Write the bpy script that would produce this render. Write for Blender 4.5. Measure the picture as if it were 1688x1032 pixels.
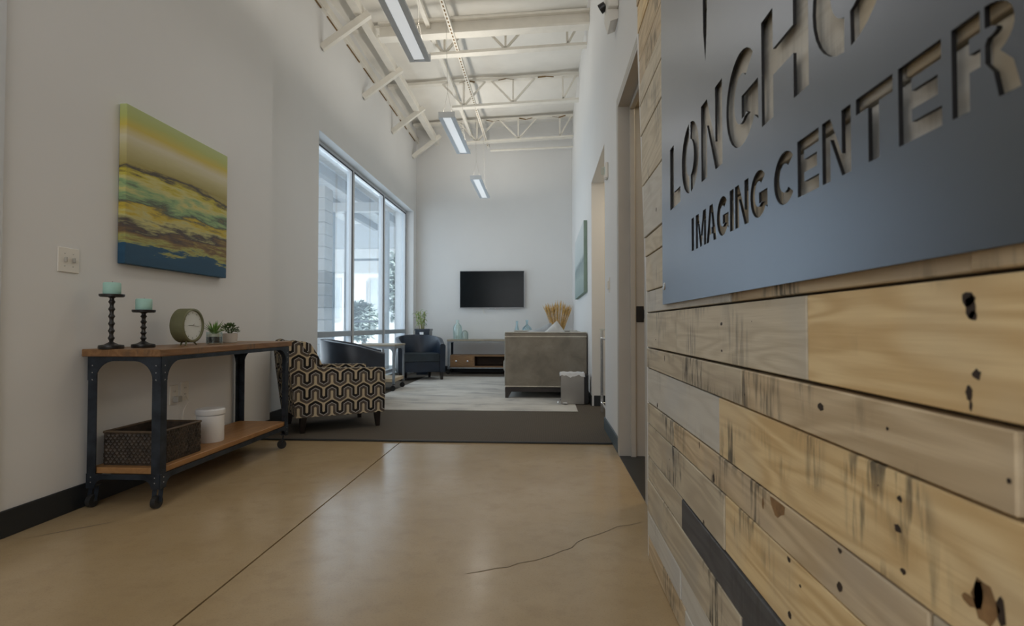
import bpy, bmesh, math, random
from mathutils import Vector, Matrix
R = math.radians
rnd = random.Random(7)
for o in list(bpy.data.objects): bpy.data.objects.remove(o)
S = bpy.context.scene
COL = S.collection

# ------------------------------------------------------------------ camera, world, lights, exposure
cd = bpy.data.cameras.new('camera'); cam = bpy.data.objects.new('camera', cd); COL.objects.link(cam)
cam.location = (0, 0, 0.9); cam.rotation_euler = (R(90 + 1.27), 0, R(3.43))
cd.sensor_fit = 'HORIZONTAL'; cd.sensor_width = 36; cd.lens = 36 * 900 / 1688
cd.clip_start = 0.02; cd.clip_end = 200
cd.dof.use_dof = True; cd.dof.focus_distance = 2.6; cd.dof.aperture_fstop = 5.6
S.camera = cam
W = bpy.data.worlds.new('overcast_sky'); S.world = W; W.use_nodes = True
W.node_tree.nodes['Background'].inputs[0].default_value = (0.86, 0.94, 1.0, 1)
W.node_tree.nodes['Background'].inputs[1].default_value = 0.58
def area(name, loc, rot, sx, sy, power, color, spread=180):
    l = bpy.data.lights.new(name, 'AREA'); l.shape = 'RECTANGLE'; l.size = sx; l.size_y = sy
    l.energy = power; l.color = color; l.spread = R(spread)
    o = bpy.data.objects.new(name, l); COL.objects.link(o); o.location = loc; o.rotation_euler = rot
    return o
for k in range(3):      # daylight through the three window bays
    area('window_daylight', (-2.80, 6.50 + 1.42 * k, 1.72), (0, R(-90), 0), 2.5, 1.36, 16, (0.74, 0.87, 1.0))
sun = bpy.data.lights.new('sun', 'SUN'); sun.energy = 8.0; sun.color = (1.0, .97, .92); sun.angle = R(2)
so_ = bpy.data.objects.new('sun', sun); COL.objects.link(so_); so_.rotation_euler = Vector((-.62, .30, -.72)).to_track_quat('-Z', 'Y').to_euler()
area('lobby_fill', (-1.0, -3.2, 2.2), (R(-72), 0, R(180)), 3.0, 2.4, 62, (0.97, 0.985, 1.0))  # added fill lamp behind the camera; the wall there has no window
area('lobby_overhead_fill', (-1.0, 0.6, 4.3), (0, 0, 0), 2.0, 2.4, 12, (0.97, 0.98, 1.0))  # added fill lamp overhead, not backed by any window
area('side_room_lamp', (1.5, 3.6, 2.6), (0, 0, 0), 0.8, 0.8, 10, (1.0, 0.86, 0.62))
area('niche_lamp', (1.1, 5.4, 2.55), (0, 0, 0), 0.5, 0.8, 5, (1.0, 0.86, 0.66))
S.view_settings.view_transform = 'Standard'; S.view_settings.look = 'None'
S.view_settings.exposure = 0.0; S.view_settings.gamma = 1.0; S.view_settings.use_curve_mapping = False

# ------------------------------------------------------------------ materials
def lin(c): return tuple((x / 12.92 if x <= .04045 else ((x + .055) / 1.055) ** 2.4) for x in c)
def hexc(h): return lin(tuple(int(h[i:i + 2], 16) / 255 for i in (0, 2, 4)))
class NT:
    def __init__(s, name):
        s.m = bpy.data.materials.new(name); s.m.use_nodes = True; s.t = s.m.node_tree
        s.b = s.t.nodes['Principled BSDF']
    def n(s, typ, **kw):
        nd = s.t.nodes.new(typ)
        for k, v in kw.items(): setattr(nd, k, v)
        return nd
    def put(s, sock, v):
        if isinstance(v, bpy.types.NodeSocket): s.t.links.new(v, sock)
        elif v is not None:
            if sock.type == 'RGBA' and len(v) == 3: v = (*v, 1)
            sock.default_value = v
    def math(s, op, a, b=None, c=None):
        nd = s.n('ShaderNodeMath', operation=op); s.put(nd.inputs[0], a); s.put(nd.inputs[1], b); s.put(nd.inputs[2], c)
        return nd.outputs[0]
    def mix(s, f, a, b, mode='MIX'):
        nd = s.n('ShaderNodeMix', data_type='RGBA', blend_type=mode)
        s.put(nd.inputs[0], f); s.put(nd.inputs[6], a); s.put(nd.inputs[7], b); return nd.outputs[2]
    def coord(s, which='Object'): return s.n('ShaderNodeTexCoord').outputs[which]
    def mapping(s, v, scale=(1, 1, 1), loc=(0, 0, 0), rot=(0, 0, 0)):
        nd = s.n('ShaderNodeMapping'); s.put(nd.inputs[0], v); s.put(nd.inputs[1], loc); nd.inputs[2].default_value = rot; nd.inputs[3].default_value = scale
        return nd.outputs[0]
    def noise(s, v, scale=5, detail=4, rough=.55, dist=0):
        nd = s.n('ShaderNodeTexNoise'); s.put(nd.inputs['Vector'], v)
        nd.inputs['Scale'].default_value = scale; nd.inputs['Detail'].default_value = detail
        nd.inputs['Roughness'].default_value = rough; nd.inputs['Distortion'].default_value = dist
        return nd.outputs[0]
    def ramp(s, f, stops, interp='LINEAR'):
        nd = s.n('ShaderNodeValToRGB'); s.put(nd.inputs[0], f); cr = nd.color_ramp; cr.interpolation = interp
        while len(cr.elements) < len(stops): cr.elements.new(.5)
        for e, (p, c) in zip(cr.elements, stops): e.position = p; e.color = (*c, 1) if len(c) == 3 else c
        return nd.outputs[0]
    def smooth(s, f, a, b):
        nd = s.n('ShaderNodeMapRange', interpolation_type='SMOOTHSTEP'); s.put(nd.inputs[0], f)
        nd.inputs[1].default_value = a; nd.inputs[2].default_value = b; return nd.outputs[0]
    def sep(s, v):
        nd = s.n('ShaderNodeSeparateXYZ'); s.put(nd.inputs[0], v); return nd.outputs
    def comb(s, x, y, z):
        nd = s.n('ShaderNodeCombineXYZ'); s.put(nd.inputs[0], x); s.put(nd.inputs[1], y); s.put(nd.inputs[2], z); return nd.outputs[0]
    def bump(s, h, strength=.3, dist=.01):
        nd = s.n('ShaderNodeBump'); s.put(nd.inputs['Height'], h); nd.inputs['Strength'].default_value = strength
        nd.inputs['Distance'].default_value = dist; s.t.links.new(nd.outputs[0], s.b.inputs['Normal'])
    def set(s, color=None, rough=None, metal=None, spec=None):
        if color is not None: s.put(s.b.inputs['Base Color'], color)
        if rough is not None: s.put(s.b.inputs['Roughness'], rough)
        if metal is not None: s.b.inputs['Metallic'].default_value = metal
        if spec is not None: s.b.inputs['Specular IOR Level'].default_value = spec
        return s
def simple(name, c, rough=.5, metal=0, var=.12, scale=8, bump=0, bscale=60, spec=None):
    n = NT(name); v = n.coord()
    f = n.noise(v, scale, 3)
    dark = tuple(x * (1 - var) for x in c); light = tuple(min(1, x * (1 + var)) for x in c)
    n.set(n.ramp(f, [(.3, dark), (.7, light)]), rough, metal, spec)
    if bump: n.bump(n.noise(v, bscale, 3), bump, .004)
    return n.m
M = {}
M['wall'] = simple('painted_wall', (.78, .775, .765), .75, var=.012, scale=1.5, bump=.05, bscale=120)
M['wall_cream'] = simple('cream_paint', (.80, .72, .58), .8, var=.02)
M['yellow_wall'] = simple('ochre_paint', (.68, .50, .22), .8, var=.03)
M['steelwork'] = simple('cream_painted_steel', (.81, .775, .70), .6, var=.04)
M['deck'] = simple('ceiling_facing', (.84, .815, .76), .8, var=.04, scale=2, bump=.4, bscale=6)
M['dust'] = simple('brown_seam', (.22, .14, .06), .9, var=.3)
M['base'] = simple('dark_vinyl', (.016, .019, .022), .45, var=.1)
M['base_blue'] = simple('slate_vinyl', (.075, .105, .125), .5, var=.08)
M['frame_grey'] = simple('taupe_enamel', (.46, .44, .40), .45, var=.03)
M['white_frame'] = simple('white_aluminium', (.64, .655, .67), .4, var=.02)
M['grey_frame'] = simple('grey_shaded_aluminium', (.42, .47, .52), .4, var=.03)
M['gasket'] = simple('dark_gasket', (.05, .05, .06), .6)
M['plastic'] = simple('white_plastic', (.80, .765, .70), .4, var=.02)
M['plastic_white'] = simple('bright_white_plastic', (.86, .86, .86), .4, var=.02)
M['iron'] = simple('blackened_iron', (.045, .055, .072), .42, .75, var=.35, scale=14, bump=.1)
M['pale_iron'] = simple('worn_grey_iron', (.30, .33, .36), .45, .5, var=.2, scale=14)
M['bolt'] = simple('bolt_steel', (.55, .55, .55), .35, .9)
M['black'] = simple('matt_black_lacquer', (.012, .011, .011), .38, var=.2)
M['rubber'] = simple('black_rubber', (.015, .015, .015), .6)
M['candle'] = simple('aqua_wax', (.38, .62, .55), .55, var=.06)
M['olive'] = simple('olive_enamel', (.165, .165, .085), .45, var=.05)
M['dial'] = simple('dial_white', (.74, .77, .74), .5, var=.02)
M['ink'] = simple('dark_ink', (.10, .09, .07), .6)
M['leather'] = simple('navy_leather', (.012, .021, .038), .36, var=.25, scale=6, bump=.12, bscale=90)
M['leather_seat'] = simple('navy_leather_seat', (.022, .032, .040), .33, var=.25, scale=6, bump=.12, bscale=90)
M['dark_leg'] = simple('espresso_wood', (.020, .014, .012), .35, var=.3)
M['sofa_piping'] = simple('pale_grey_piping', (.58, .555, .50), .6)
M['nail'] = simple('pale_nailheads', (.72, .67, .58), .4, .2)
M['steel'] = simple('brushed_steel', (.36, .345, .32), .32, .9, var=.06, scale=4)
M['chrome'] = simple('satin_chrome', (.75, .76, .78), .22, .9)
M['liner'] = simple('white_bin_liner', (.75, .77, .80), .4)
M['wood_block'] = simple('pale_wood_block', (.52, .40, .26), .6, var=.15)
M['planter'] = simple('navy_planter', (.018, .025, .038), .25, var=.15)
M['soil'] = simple('potting_soil', (.07, .05, .035), .9, var=.4, scale=60)
M['leaf'] = simple('green_leaf', (.13, .25, .055), .45, var=.4, scale=30)
M['leaf_dark'] = simple('dark_green_leaf', (.065, .115, .035), .45, var=.4, scale=40)
M['leaf_lime'] = simple('lime_leaf', (.36, .48, .16), .5, var=.35, scale=20)
M['stem'] = simple('plant_stem', (.28, .27, .10), .6)
M['pebble'] = simple('dark_pebbles', (.03, .035, .045), .6, var=.5, scale=90)
M['sand'] = simple('pale_sand', (.62, .57, .50), .9)
M['pot'] = simple('beige_stoneware', (.60, .55, .49), .7, var=.05)
M['wheat'] = simple('dried_wheat', (.66, .42, .15), .8, var=.3, scale=30)
M['pillow'] = simple('grey_linen', (.44, .47, .50), .9, var=.1)
M['pillow_white'] = simple('white_linen', (.60, .60, .59), .9, var=.1)
M['wicker'] = simple('dark_wicker', (.040, .028, .019), .5, var=.6, scale=30)
M['wicker_rim'] = simple('brown_wicker_rim', (.09, .06, .035), .55, var=.3, scale=30)
M['tv_frame'] = simple('black_bezel', (.02, .02, .022), .35)
M['tv_edge'] = simple('silver_bezel', (.42, .43, .45), .35, .6)
M['screen'] = simple('dark_screen', (.006, .009, .011), .16, var=.1, spec=.15)
M['fixture'] = simple('fixture_aluminium', (.72, .76, .80), .5, 0, var=.03)
M['cable'] = simple('steel_cable', (.5, .48, .44), .5)
M['concrete_out'] = simple('pale_concrete', (.86, .87, .88), .9, var=.05, scale=3)
M['block_out'] = simple('pale_block', (.74, .71, .68), .9, var=.08, scale=8)
M['porch'] = simple('porch_metal', (.90, .92, .94), .6, var=.03)
M['porch_beam'] = simple('porch_beam_paint', (.36, .39, .43), .6, var=.03)
M['out_glass'] = simple('far_glass', (.60, .66, .71), .3, var=.15, scale=1.2)
M['tree_leaf'] = simple('hazy_leaves', (.46, .53, .52), .8, var=.15, scale=2)  # outdoor glare put into the leaves as a pale washed-out colour
M['bark'] = simple('tree_bark', (.30, .28, .27), .9)
M['knot'] = simple('dark_knot', (.035, .022, .016), .7, var=.4, scale=60)
M['brown_knot'] = simple('brown_knot', (.26, .15, .065), .7, var=.35, scale=40)
M['crack_streak'] = simple('floor_crack', (.20, .15, .095), .8)
M['batten'] = simple('dark_batten', (.09, .06, .04), .9)

def glass(name, tint, gloss=.10, rough=.03):
    n = NT(name); t = n.n('ShaderNodeBsdfTransparent'); g = n.n('ShaderNodeBsdfGlossy'); mx = n.n('ShaderNodeMixShader')
    t.inputs[0].default_value = (*tint, 1); g.inputs[0].default_value = (.9, .95, 1, 1); g.inputs[1].default_value = rough
    fr = n.n('ShaderNodeFresnel'); fr.inputs[0].default_value = 1.45
    f = n.math('MULTIPLY_ADD', fr.outputs[0], .35, gloss)
    n.t.links.new(f, mx.inputs[0]); n.t.links.new(t.outputs[0], mx.inputs[1]); n.t.links.new(g.outputs[0], mx.inputs[2])
    n.t.links.new(mx.outputs[0], n.t.nodes['Material Output'].inputs[0]); return n.m
M['pane'] = glass('window_glass', (.95, .975, .985), .0)
M['aqua_glass'] = glass('aqua_glass', (.87, .95, .97), .05)
M['clear_glass'] = glass('clear_glass', (.91, .95, .93), .05)
M['green_glass'] = glass('green_glass', (.92, .97, .95), .05)
def emit(name, c, s):
    n = NT(name); n.set(c, .5); n.b.inputs['Emission Color'].default_value = (*c, 1); n.b.inputs['Emission Strength'].default_value = s; return n.m
M['diffuser'] = emit('lit_diffuser', (.95, .98, 1.0), .40)

def wood_mat(name, base, dark, grey, grain=1.0, stain=.35, axis=1, rough=.62, band=.5):
    """long-grained boards: base colour, darker grain lines, grey saw-mark stains; grain runs along the given axis"""
    n = NT(name); co = n.coord(); oi = n.n('ShaderNodeObjectInfo').outputs['Random']
    off = n.comb(n.math('MULTIPLY', oi, 37.0), n.math('MULTIPLY', oi, 91.0), n.math('MULTIPLY', oi, 53.0))
    va = n.n('ShaderNodeVectorMath', operation='ADD'); n.put(va.inputs[0], co); n.put(va.inputs[1], off); v = va.outputs[0]
    sc = [9, 9, 9]; sc[axis] = 1.1
    warp = n.noise(n.mapping(v, tuple(sc)), 1.0, 2, .5, .4)
    rings = n.math('FRACT', n.math('MULTIPLY', warp, 9.0))
    tri = n.math('PINGPONG', rings, .5)
    fs = [150, 150, 150]; fs[axis] = 5
    fine = n.noise(n.mapping(v, tuple(fs)), 1.0, 3)
    big = n.noise(v, 3.0, 3)
    c = n.mix(n.math('MULTIPLY', n.smooth(tri, .05, .48), band), base, dark)
    c = n.mix(n.math('MULTIPLY', n.smooth(fine, .45, .8), .35 * grain), c, dark)
    c = n.mix(n.math('MULTIPLY', n.smooth(big, .48, .68), .55), c, grey)
    ss = [26, 26, 9]; ss[axis] = 70
    saw = n.noise(n.mapping(v, tuple(ss)), 1.0, 3, .6)
    patch = n.noise(v, 4.5, 2)
    st = n.math('MULTIPLY', n.smooth(saw, .42, .62), n.smooth(patch, .51, .65))
    c = n.mix(n.math('MULTIPLY', st, stain), c, (.06, .06, .055))
    c = n.mix(n.math('MULTIPLY', n.math('SUBTRACT', oi, .5), .25), c, dark)
    n.set(c, rough, spec=.3); n.bump(n.math('ADD', fine, n.math('MULTIPLY', tri, .6)), .25, .002); return n.m
M['pine'] = wood_mat('yellow_pine', (.86, .67, .38), (.64, .44, .21), (.72, .60, .40), 1.4, .95, band=.75)
M['tan'] = wood_mat('tan_pallet_wood', (.70, .57, .385), (.50, .38, .235), (.55, .48, .385), 1.4, .8, band=.75)
M['greyed'] = wood_mat('greyed_pallet_wood', (.62, .55, .42), (.45, .38, .28), (.42, .41, .37), 1.4, .95, band=.7)
M['pale'] = wood_mat('pale_bleached_wood', (.68, .61, .48), (.54, .47, .35), (.55, .53, .47), .8, .45, band=.7)
M['white_wash'] = wood_mat('whitewashed_wood', (.66, .64, .58), (.55, .52, .46), (.56, .57, .57), .5, .25)
M['charcoal'] = wood_mat('charcoal_wood', (.105, .108, .115), (.06, .06, .065), (.14, .14, .15), 1.2, .5)
M['table_wood'] = wood_mat('reclaimed_table_wood', (.285, .155, .072), (.15, .072, .03), (.24, .145, .075), 1.2, .5, 1, .38)
M['shelf_wood'] = wood_mat('orange_shelf_wood', (.40, .205, .078), (.24, .108, .036), (.32, .17, .07), 1.2, .4, 1, .40)
M['stand_wood'] = wood_mat('brown_drawer_wood', (.34, .20, .10), (.23, .12, .055), (.29, .18, .10), 1, .2, 0, .5)
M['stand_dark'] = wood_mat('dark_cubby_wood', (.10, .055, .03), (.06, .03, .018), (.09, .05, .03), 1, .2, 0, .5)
M['stand_top'] = wood_mat('grey_brown_top', (.40, .35, .27), (.28, .23, .17), (.36, .32, .26), 1, .2, 0, .5)

def concrete():
    n = NT('polished_concrete'); v = n.coord('Object')
    a = n.noise(v, 1.3, 5, .6); b = n.noise(v, 9, 5, .65); s = n.noise(v, 160, 2)
    c = n.ramp(a, [(.30, (.40, .285, .15)), (.5, (.455, .335, .19)), (.72, (.51, .39, .24))])
    c = n.mix(n.math('MULTIPLY', n.smooth(b, .46, .70), .38), c, (.35, .245, .14))
    c = n.mix(n.math('MULTIPLY', n.smooth(s, .52, .72), .30), c, (.26, .19, .12))
    n.set(c, n.math('MULTIPLY_ADD', b, .14, .14), spec=.55)
    n.bump(n.noise(v, 3, 3), .035, .02); return n.m
M['concrete'] = concrete()
def carpet_mat():
    n = NT('ribbed_carpet'); v = n.coord()
    rib = n.n('ShaderNodeTexWave', bands_direction='X'); n.put(rib.inputs[0], v); rib.inputs['Scale'].default_value = 18
    rib.inputs['Distortion'].default_value = .3
    f = n.noise(v, 120, 3)
    c = n.mix(f, (.092, .077, .062), (.150, .130, .108))
    c = n.mix(n.math('MULTIPLY', rib.outputs[1], .22), c, (.06, .05, .043))
    n.set(c, .95, spec=.15); n.bump(f, .5, .004); return n.m
M['carpet'] = carpet_mat()
def rug_mat():
    n = NT('faded_grey_rug'); v = n.coord()
    a = n.noise(n.mapping(v, (1.2, 2.6, 1)), 1.6, 6, .62, .5); f = n.noise(v, 90, 2)
    c = n.ramp(a, [(.34, (.42, .41, .40)), (.5, (.60, .58, .54)), (.68, (.70, .68, .64))])
    c = n.mix(n.math('MULTIPLY', f, .25), c, (.42, .40, .37))
    n.set(c, .95, spec=.1); n.bump(f, .35, .003); return n.m
M['rug'] = rug_mat()
def sofa_mat():
    n = NT('taupe_velvet'); v = n.coord()
    a = n.noise(v, 5, 4, .6, .5); f = n.noise(v, 140, 2)
    c = n.ramp(a, [(.32, (.225, .198, .160)), (.55, (.30, .265, .215)), (.72, (.35, .315, .26))])
    n.set(n.mix(n.math('MULTIPLY', f, .3), c, (.17, .155, .13)), .8, spec=.2)
    n.b.inputs['Sheen Weight'].default_value = .25; n.bump(f, .2, .002); return n.m
M['sofa'] = sofa_mat()
def sign_metal():
    n = NT('brushed_sign_steel'); v = n.coord()
    st = n.noise(n.mapping(v, (90, 14, 300)), 1, 2)
    bl = n.noise(v, 2.2, 3)
    n.set(n.mix(bl, (.160, .178, .212), (.195, .212, .245)), n.math('MULTIPLY_ADD', st, .02, .30), 1.0)
    return n.m
M['sign'] = sign_metal()
M['sign_edge'] = simple('sign_cut_edge', (.02, .02, .022), .5, .5)

def wave_fabric():
    """woven upholstery: rows of interlocking hexagonal waves, a black band and a grey band split by a fine pale line on cream"""
    n = NT('hexagon_wave_upholstery')
    uv = n.coord('UV'); s = n.sep(uv)
    U = .067; P = .128                       # half period of the wave, row pitch (metres)
    u = n.math('PINGPONG', n.math('DIVIDE', s[0], U), 1.0)        # 0 crest .. 1 trough
    pv = P / U
    vq = n.math('DIVIDE', s[1], U)
    v = n.math('SUBTRACT', n.math('MODULO', n.math('ADD', vq, 40 * pv), pv), pv / 2)
    A, B = .47, .28
    def seg(x0, y0, x1, y1, vv):
        dx, dy = x1 - x0, y1 - y0; L = dx * dx + dy * dy
        px = n.math('SUBTRACT', u, x0); py = n.math('SUBTRACT', vv, y0)
        h = n.math('DIVIDE', n.math('ADD', n.math('MULTIPLY', px, dx), n.math('MULTIPLY', py, dy)), L)
        h = n.math('MINIMUM', n.math('MAXIMUM', h, 0), 1)
        ex = n.math('SUBTRACT', px, n.math('MULTIPLY', h, dx)); ey = n.math('SUBTRACT', py, n.math('MULTIPLY', h, dy))
        return n.math('SQRT', n.math('ADD', n.math('MULTIPLY', ex, ex), n.math('MULTIPLY', ey, ey)))
    best = None; sign = None
    for k in (-1, 0, 1):
        vv = n.math('ADD', v, k * pv)
        d = n.math('MINIMUM', n.math('MINIMUM', seg(0, A + B, .5, A, vv), seg(.5, A, .5, -A, vv)), seg(.5, -A, 1, -A - B, vv))
        # above the curve: crest side uses the slanted cap, trough side the slanted floor
        left = n.math('LESS_THAN', u, .5)
        capL = n.math('SUBTRACT', A + B, n.math('MULTIPLY', u, 2 * B))
        capR = n.math('SUBTRACT', -A + B, n.math('MULTIPLY', u, 2 * B))
        lim = n.math('ADD', n.math('MULTIPLY', left, capL), n.math('MULTIPLY', n.math('SUBTRACT', 1, left), capR))
        ab = n.math('GREATER_THAN', vv, lim)
        if best is None: best, sign = d, ab
        else:
            less = n.math('LESS_THAN', d, best)
            sign = n.math('ADD', n.math('MULTIPLY', less, ab), n.math('MULTIPLY', n.math('SUBTRACT', 1, less), sign))
            best = n.math('MINIMUM', d, best)
    cream, black, grey, line = (.58, .475, .32), (.020, .018, .018), (.13, .105, .085), (.46, .44, .41)
    wob = n.noise(uv, 220, 2)
    d = n.math('MULTIPLY_ADD', n.math('SUBTRACT', wob, .5), .05, best)
    band = n.mix(sign, grey, black)
    tone = n.noise(uv, 9, 1)
    band = n.mix(n.math('MULTIPLY', n.smooth(tone, .42, .58), .45), band, (.055, .043, .036))
    c = n.mix(n.smooth(d, .025, .06), line, band)
    c = n.mix(n.smooth(d, .325, .365), c, cream)
    n.set(c, .85, spec=.15); n.bump(wob, .25, .002); return n.m
M['wave'] = wave_fabric()

def canvas_mat():
    n = NT('abstract_sunset_canvas'); s = n.sep(n.coord())       # local y across (0..1 m), z up
    v = n.coord()
    st = n.noise(n.mapping(v, (3, 2.2, 26)), 1, 6, .66, .3); big = n.noise(n.mapping(v, (2, 1.9, 7.5), (.3, .2, .7)), 1, 5, .62, .3)
    z = n.math('DIVIDE', s[2], .865)
    low = n.smooth(z, .68, .55)
    zz = n.math('ADD', z, n.math('MULTIPLY', n.math('SUBTRACT', st, .5), n.math('MULTIPLY_ADD', low, .22, .04)))
    zz = n.math('ADD', zz, n.math('MULTIPLY', n.math('SUBTRACT', big, .5), n.math('MULTIPLY_ADD', low, .42, .05)))
    H = hexc
    c = n.ramp(zz, [(0, (.02, .075, .14)), (.12, (.022, .085, .16)), (.15, (.42, .42, .13)), (.20, (.22, .14, .06)), (.25, (.07, .06, .065)),
                    (.31, (.55, .52, .22)), (.36, (.56, .42, .045)), (.41, (.10, .11, .09)), (.46, (.27, .42, .20)), (.52, (.60, .56, .22)),
                    (.57, (.52, .44, .05)), (.608, (.08, .07, .06)), (.620, (.10, .085, .06)), (.64, (.36, .30, .09)), (.74, (.55, .50, .26)), (.80, (.66, .61, .44)),
                    (.865, (.60, .48, .09)), (.93, (.46, .50, .16)), (1, (.46, .53, .24))])
    n.set(c, .5, spec=.35); n.bump(st, .25, .003); return n.m
# colour ramps take at most 32 stops
M['canvas'] = canvas_mat()
def pale_canvas():
    n = NT('pale_landscape_canvas'); s = n.sep(n.coord()); v = n.coord()
    st = n.noise(n.mapping(v, (2, 2, 7)), 1, 5, .6)
    zz = n.math('ADD', n.math('DIVIDE', s[2], .9), n.math('MULTIPLY', n.math('SUBTRACT', st, .5), .3))
    c = n.ramp(zz, [(0, (.26, .34, .33)), (.25, (.36, .44, .42)), (.45, (.22, .28, .29)), (.55, (.52, .58, .58)), (1, (.62, .66, .66))])
    n.set(c, .7); return n.m
M['pale_canvas'] = pale_canvas()
M['canvas_side'] = simple('green_canvas_edge', (.27, .36, .29), .7)

# ------------------------------------------------------------------ mesh helpers
def T(o, label=None, cat=None, group=None, kind=None):
    if label: o['label'] = label
    if cat: o['category'] = cat
    if group: o['group'] = group
    if kind: o['kind'] = kind
    return o
def empty(name, loc=(0, 0, 0), rz=0):
    o = bpy.data.objects.new(name, None); COL.objects.link(o); o.location = loc; o.rotation_euler = (0, 0, rz); o.empty_display_size = .1
    return o
def obj(name, bm, mat, parent=None, smooth=False, loc=None, rot=None):
    me = bpy.data.meshes.new(name)
    bmesh.ops.recalc_face_normals(bm, faces=bm.faces[:])
    if smooth:
        for f in bm.faces: f.smooth = True
        for e in bm.edges:
            if len(e.link_faces) == 2 and e.calc_face_angle(0) > R(40): e.smooth = False
    bm.to_mesh(me); bm.free()
    o = bpy.data.objects.new(name, me); COL.objects.link(o)
    for m in (mat if isinstance(mat, (list, tuple)) else [mat]): me.materials.append(m)
    if parent is not None: o.parent = parent
    if loc is not None: o.location = loc
    if rot is not None: o.rotation_euler = rot
    return o
def dup(root, loc=None, rz=None):
    r = root.copy(); COL.objects.link(r)
    for ch in root.children:
        c = ch.copy(); COL.objects.link(c); c.parent = r
        for g in ch.children:
            d = g.copy(); COL.objects.link(d); d.parent = c
    if loc is not None: r.location = loc
    if rz is not None: r.rotation_euler = (0, 0, rz)
    return r
def B(): return bmesh.new()
def box(bm, x0, x1, y0, y1, z0, z1, bev=0, seg=1):
    vs = [bm.verts.new((x, y, z)) for z in (z0, z1) for y in (y0, y1) for x in (x0, x1)]
    fs = [bm.faces.new([vs[i] for i in q]) for q in ((0, 2, 3, 1), (4, 5, 7, 6), (0, 1, 5, 4), (2, 6, 7, 3), (0, 4, 6, 2), (1, 3, 7, 5))]
    if bev:
        es = list({e for f in fs for e in f.edges})
        bmesh.ops.bevel(bm, geom=es, offset=bev, offset_type='OFFSET', segments=seg, profile=.5, affect='EDGES')
    return bm
def cyl(bm, p0, p1, r0, r1=None, seg=12, caps=True):
    r1 = r0 if r1 is None else r1
    p0, p1 = Vector(p0), Vector(p1); d = (p1 - p0).normalized()
    a = d.orthogonal().normalized(); b = d.cross(a)
    ring = lambda p, r: [bm.verts.new(p + (a * math.cos(t) + b * math.sin(t)) * r) for t in [2 * math.pi * i / seg for i in range(seg)]]
    A, C = ring(p0, r0), ring(p1, r1)
    for i in range(seg): bm.faces.new((A[i], A[(i + 1) % seg], C[(i + 1) % seg], C[i]))
    if caps: bm.faces.new(A[::-1]); bm.faces.new(C)
    return bm
def beam(bm, p0, p1, w, h):
    """rectangular bar from p0 to p1"""
    p0, p1 = Vector(p0), Vector(p1); d = (p1 - p0).normalized()
    up = Vector((0, 0, 1)) if abs(d.z) < .95 else Vector((1, 0, 0))
    a = d.cross(up).normalized() * w / 2; b = a.cross(d).normalized() * h / 2
    A = [bm.verts.new(p0 + s * a + t * b) for s, t in ((-1, -1), (1, -1), (1, 1), (-1, 1))]
    C = [bm.verts.new(p1 + s * a + t * b) for s, t in ((-1, -1), (1, -1), (1, 1), (-1, 1))]
    for i in range(4): bm.faces.new((A[i], A[(i + 1) % 4], C[(i + 1) % 4], C[i]))
    bm.faces.new(A[::-1]); bm.faces.new(C); return bm
def lathe(bm, prof, c=(0, 0, 0), seg=24):
    rings = []
    for r, z in prof:
        if r < 1e-5: rings.append([bm.verts.new((c[0], c[1], c[2] + z))])
        else: rings.append([bm.verts.new((c[0] + r * math.cos(t), c[1] + r * math.sin(t), c[2] + z)) for t in [2 * math.pi * i / seg for i in range(seg)]])
    for a, b in zip(rings, rings[1:]):
        for i in range(seg):
            j = (i + 1) % seg
            if len(a) == 1 and len(b) == 1: continue
            if len(a) == 1: bm.faces.new((a[0], b[j], b[i]))
            elif len(b) == 1: bm.faces.new((a[i], a[j], b[0]))
            else: bm.faces.new((a[i], a[j], b[j], b[i]))
    return bm
def prism(bm, poly, f, d0, d1):
    """polygon (a, b) swept between d0 and d1; f(a, b, d) -> xyz"""
    A = [bm.verts.new(f(a, b, d0)) for a, b in poly]; C = [bm.verts.new(f(a, b, d1)) for a, b in poly]
    n = len(poly)
    for i in range(n): bm.faces.new((A[i], A[(i + 1) % n], C[(i + 1) % n], C[i]))
    bm.faces.new(A[::-1]); bm.faces.new(C); return bm
def tube(bm, pts, r, seg=8):
    pts = [Vector(p) for p in pts]; rings = []; n = len(pts)
    for i, p in enumerate(pts):
        d = (pts[min(i + 1, n - 1)] - pts[max(i - 1, 0)]).normalized()
        up = Vector((0, 0, 1)) if abs(d.z) < .9 else Vector((1, 0, 0))
        a = d.cross(up).normalized(); b = a.cross(d)
        rr = r[i] if isinstance(r, (list, tuple)) else r
        rings.append([bm.verts.new(p + (a * math.cos(t) + b * math.sin(t)) * rr) for t in [2 * math.pi * k / seg for k in range(seg)]])
    for A, C in zip(rings, rings[1:]):
        for k in range(seg): bm.faces.new((A[k], A[(k + 1) % seg], C[(k + 1) % seg], C[k]))
    bm.faces.new(rings[0][::-1]); bm.faces.new(rings[-1]); return bm
def bevel_all(bm, off, seg=2, ang=30):
    es = [e for e in bm.edges if len(e.link_faces) == 2 and e.calc_face_angle(0) > R(ang)]
    bmesh.ops.bevel(bm, geom=es, offset=off, offset_type='OFFSET', segments=seg, profile=.5, affect='EDGES'); return bm
def boxuv(o, flip=False):
    me = o.data; uv = me.uv_layers.new(name='UVMap')
    for p in me.polygons:
        n = p.normal; ax = max(range(3), key=lambda i: abs(n[i]))
        for li in p.loop_indices:
            c = me.vertices[me.loops[li].vertex_index].co
            uv.data[li].uv = ((c.y, c.z), (c.x, c.z), (c.x, c.y))[ax]
    return o
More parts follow.
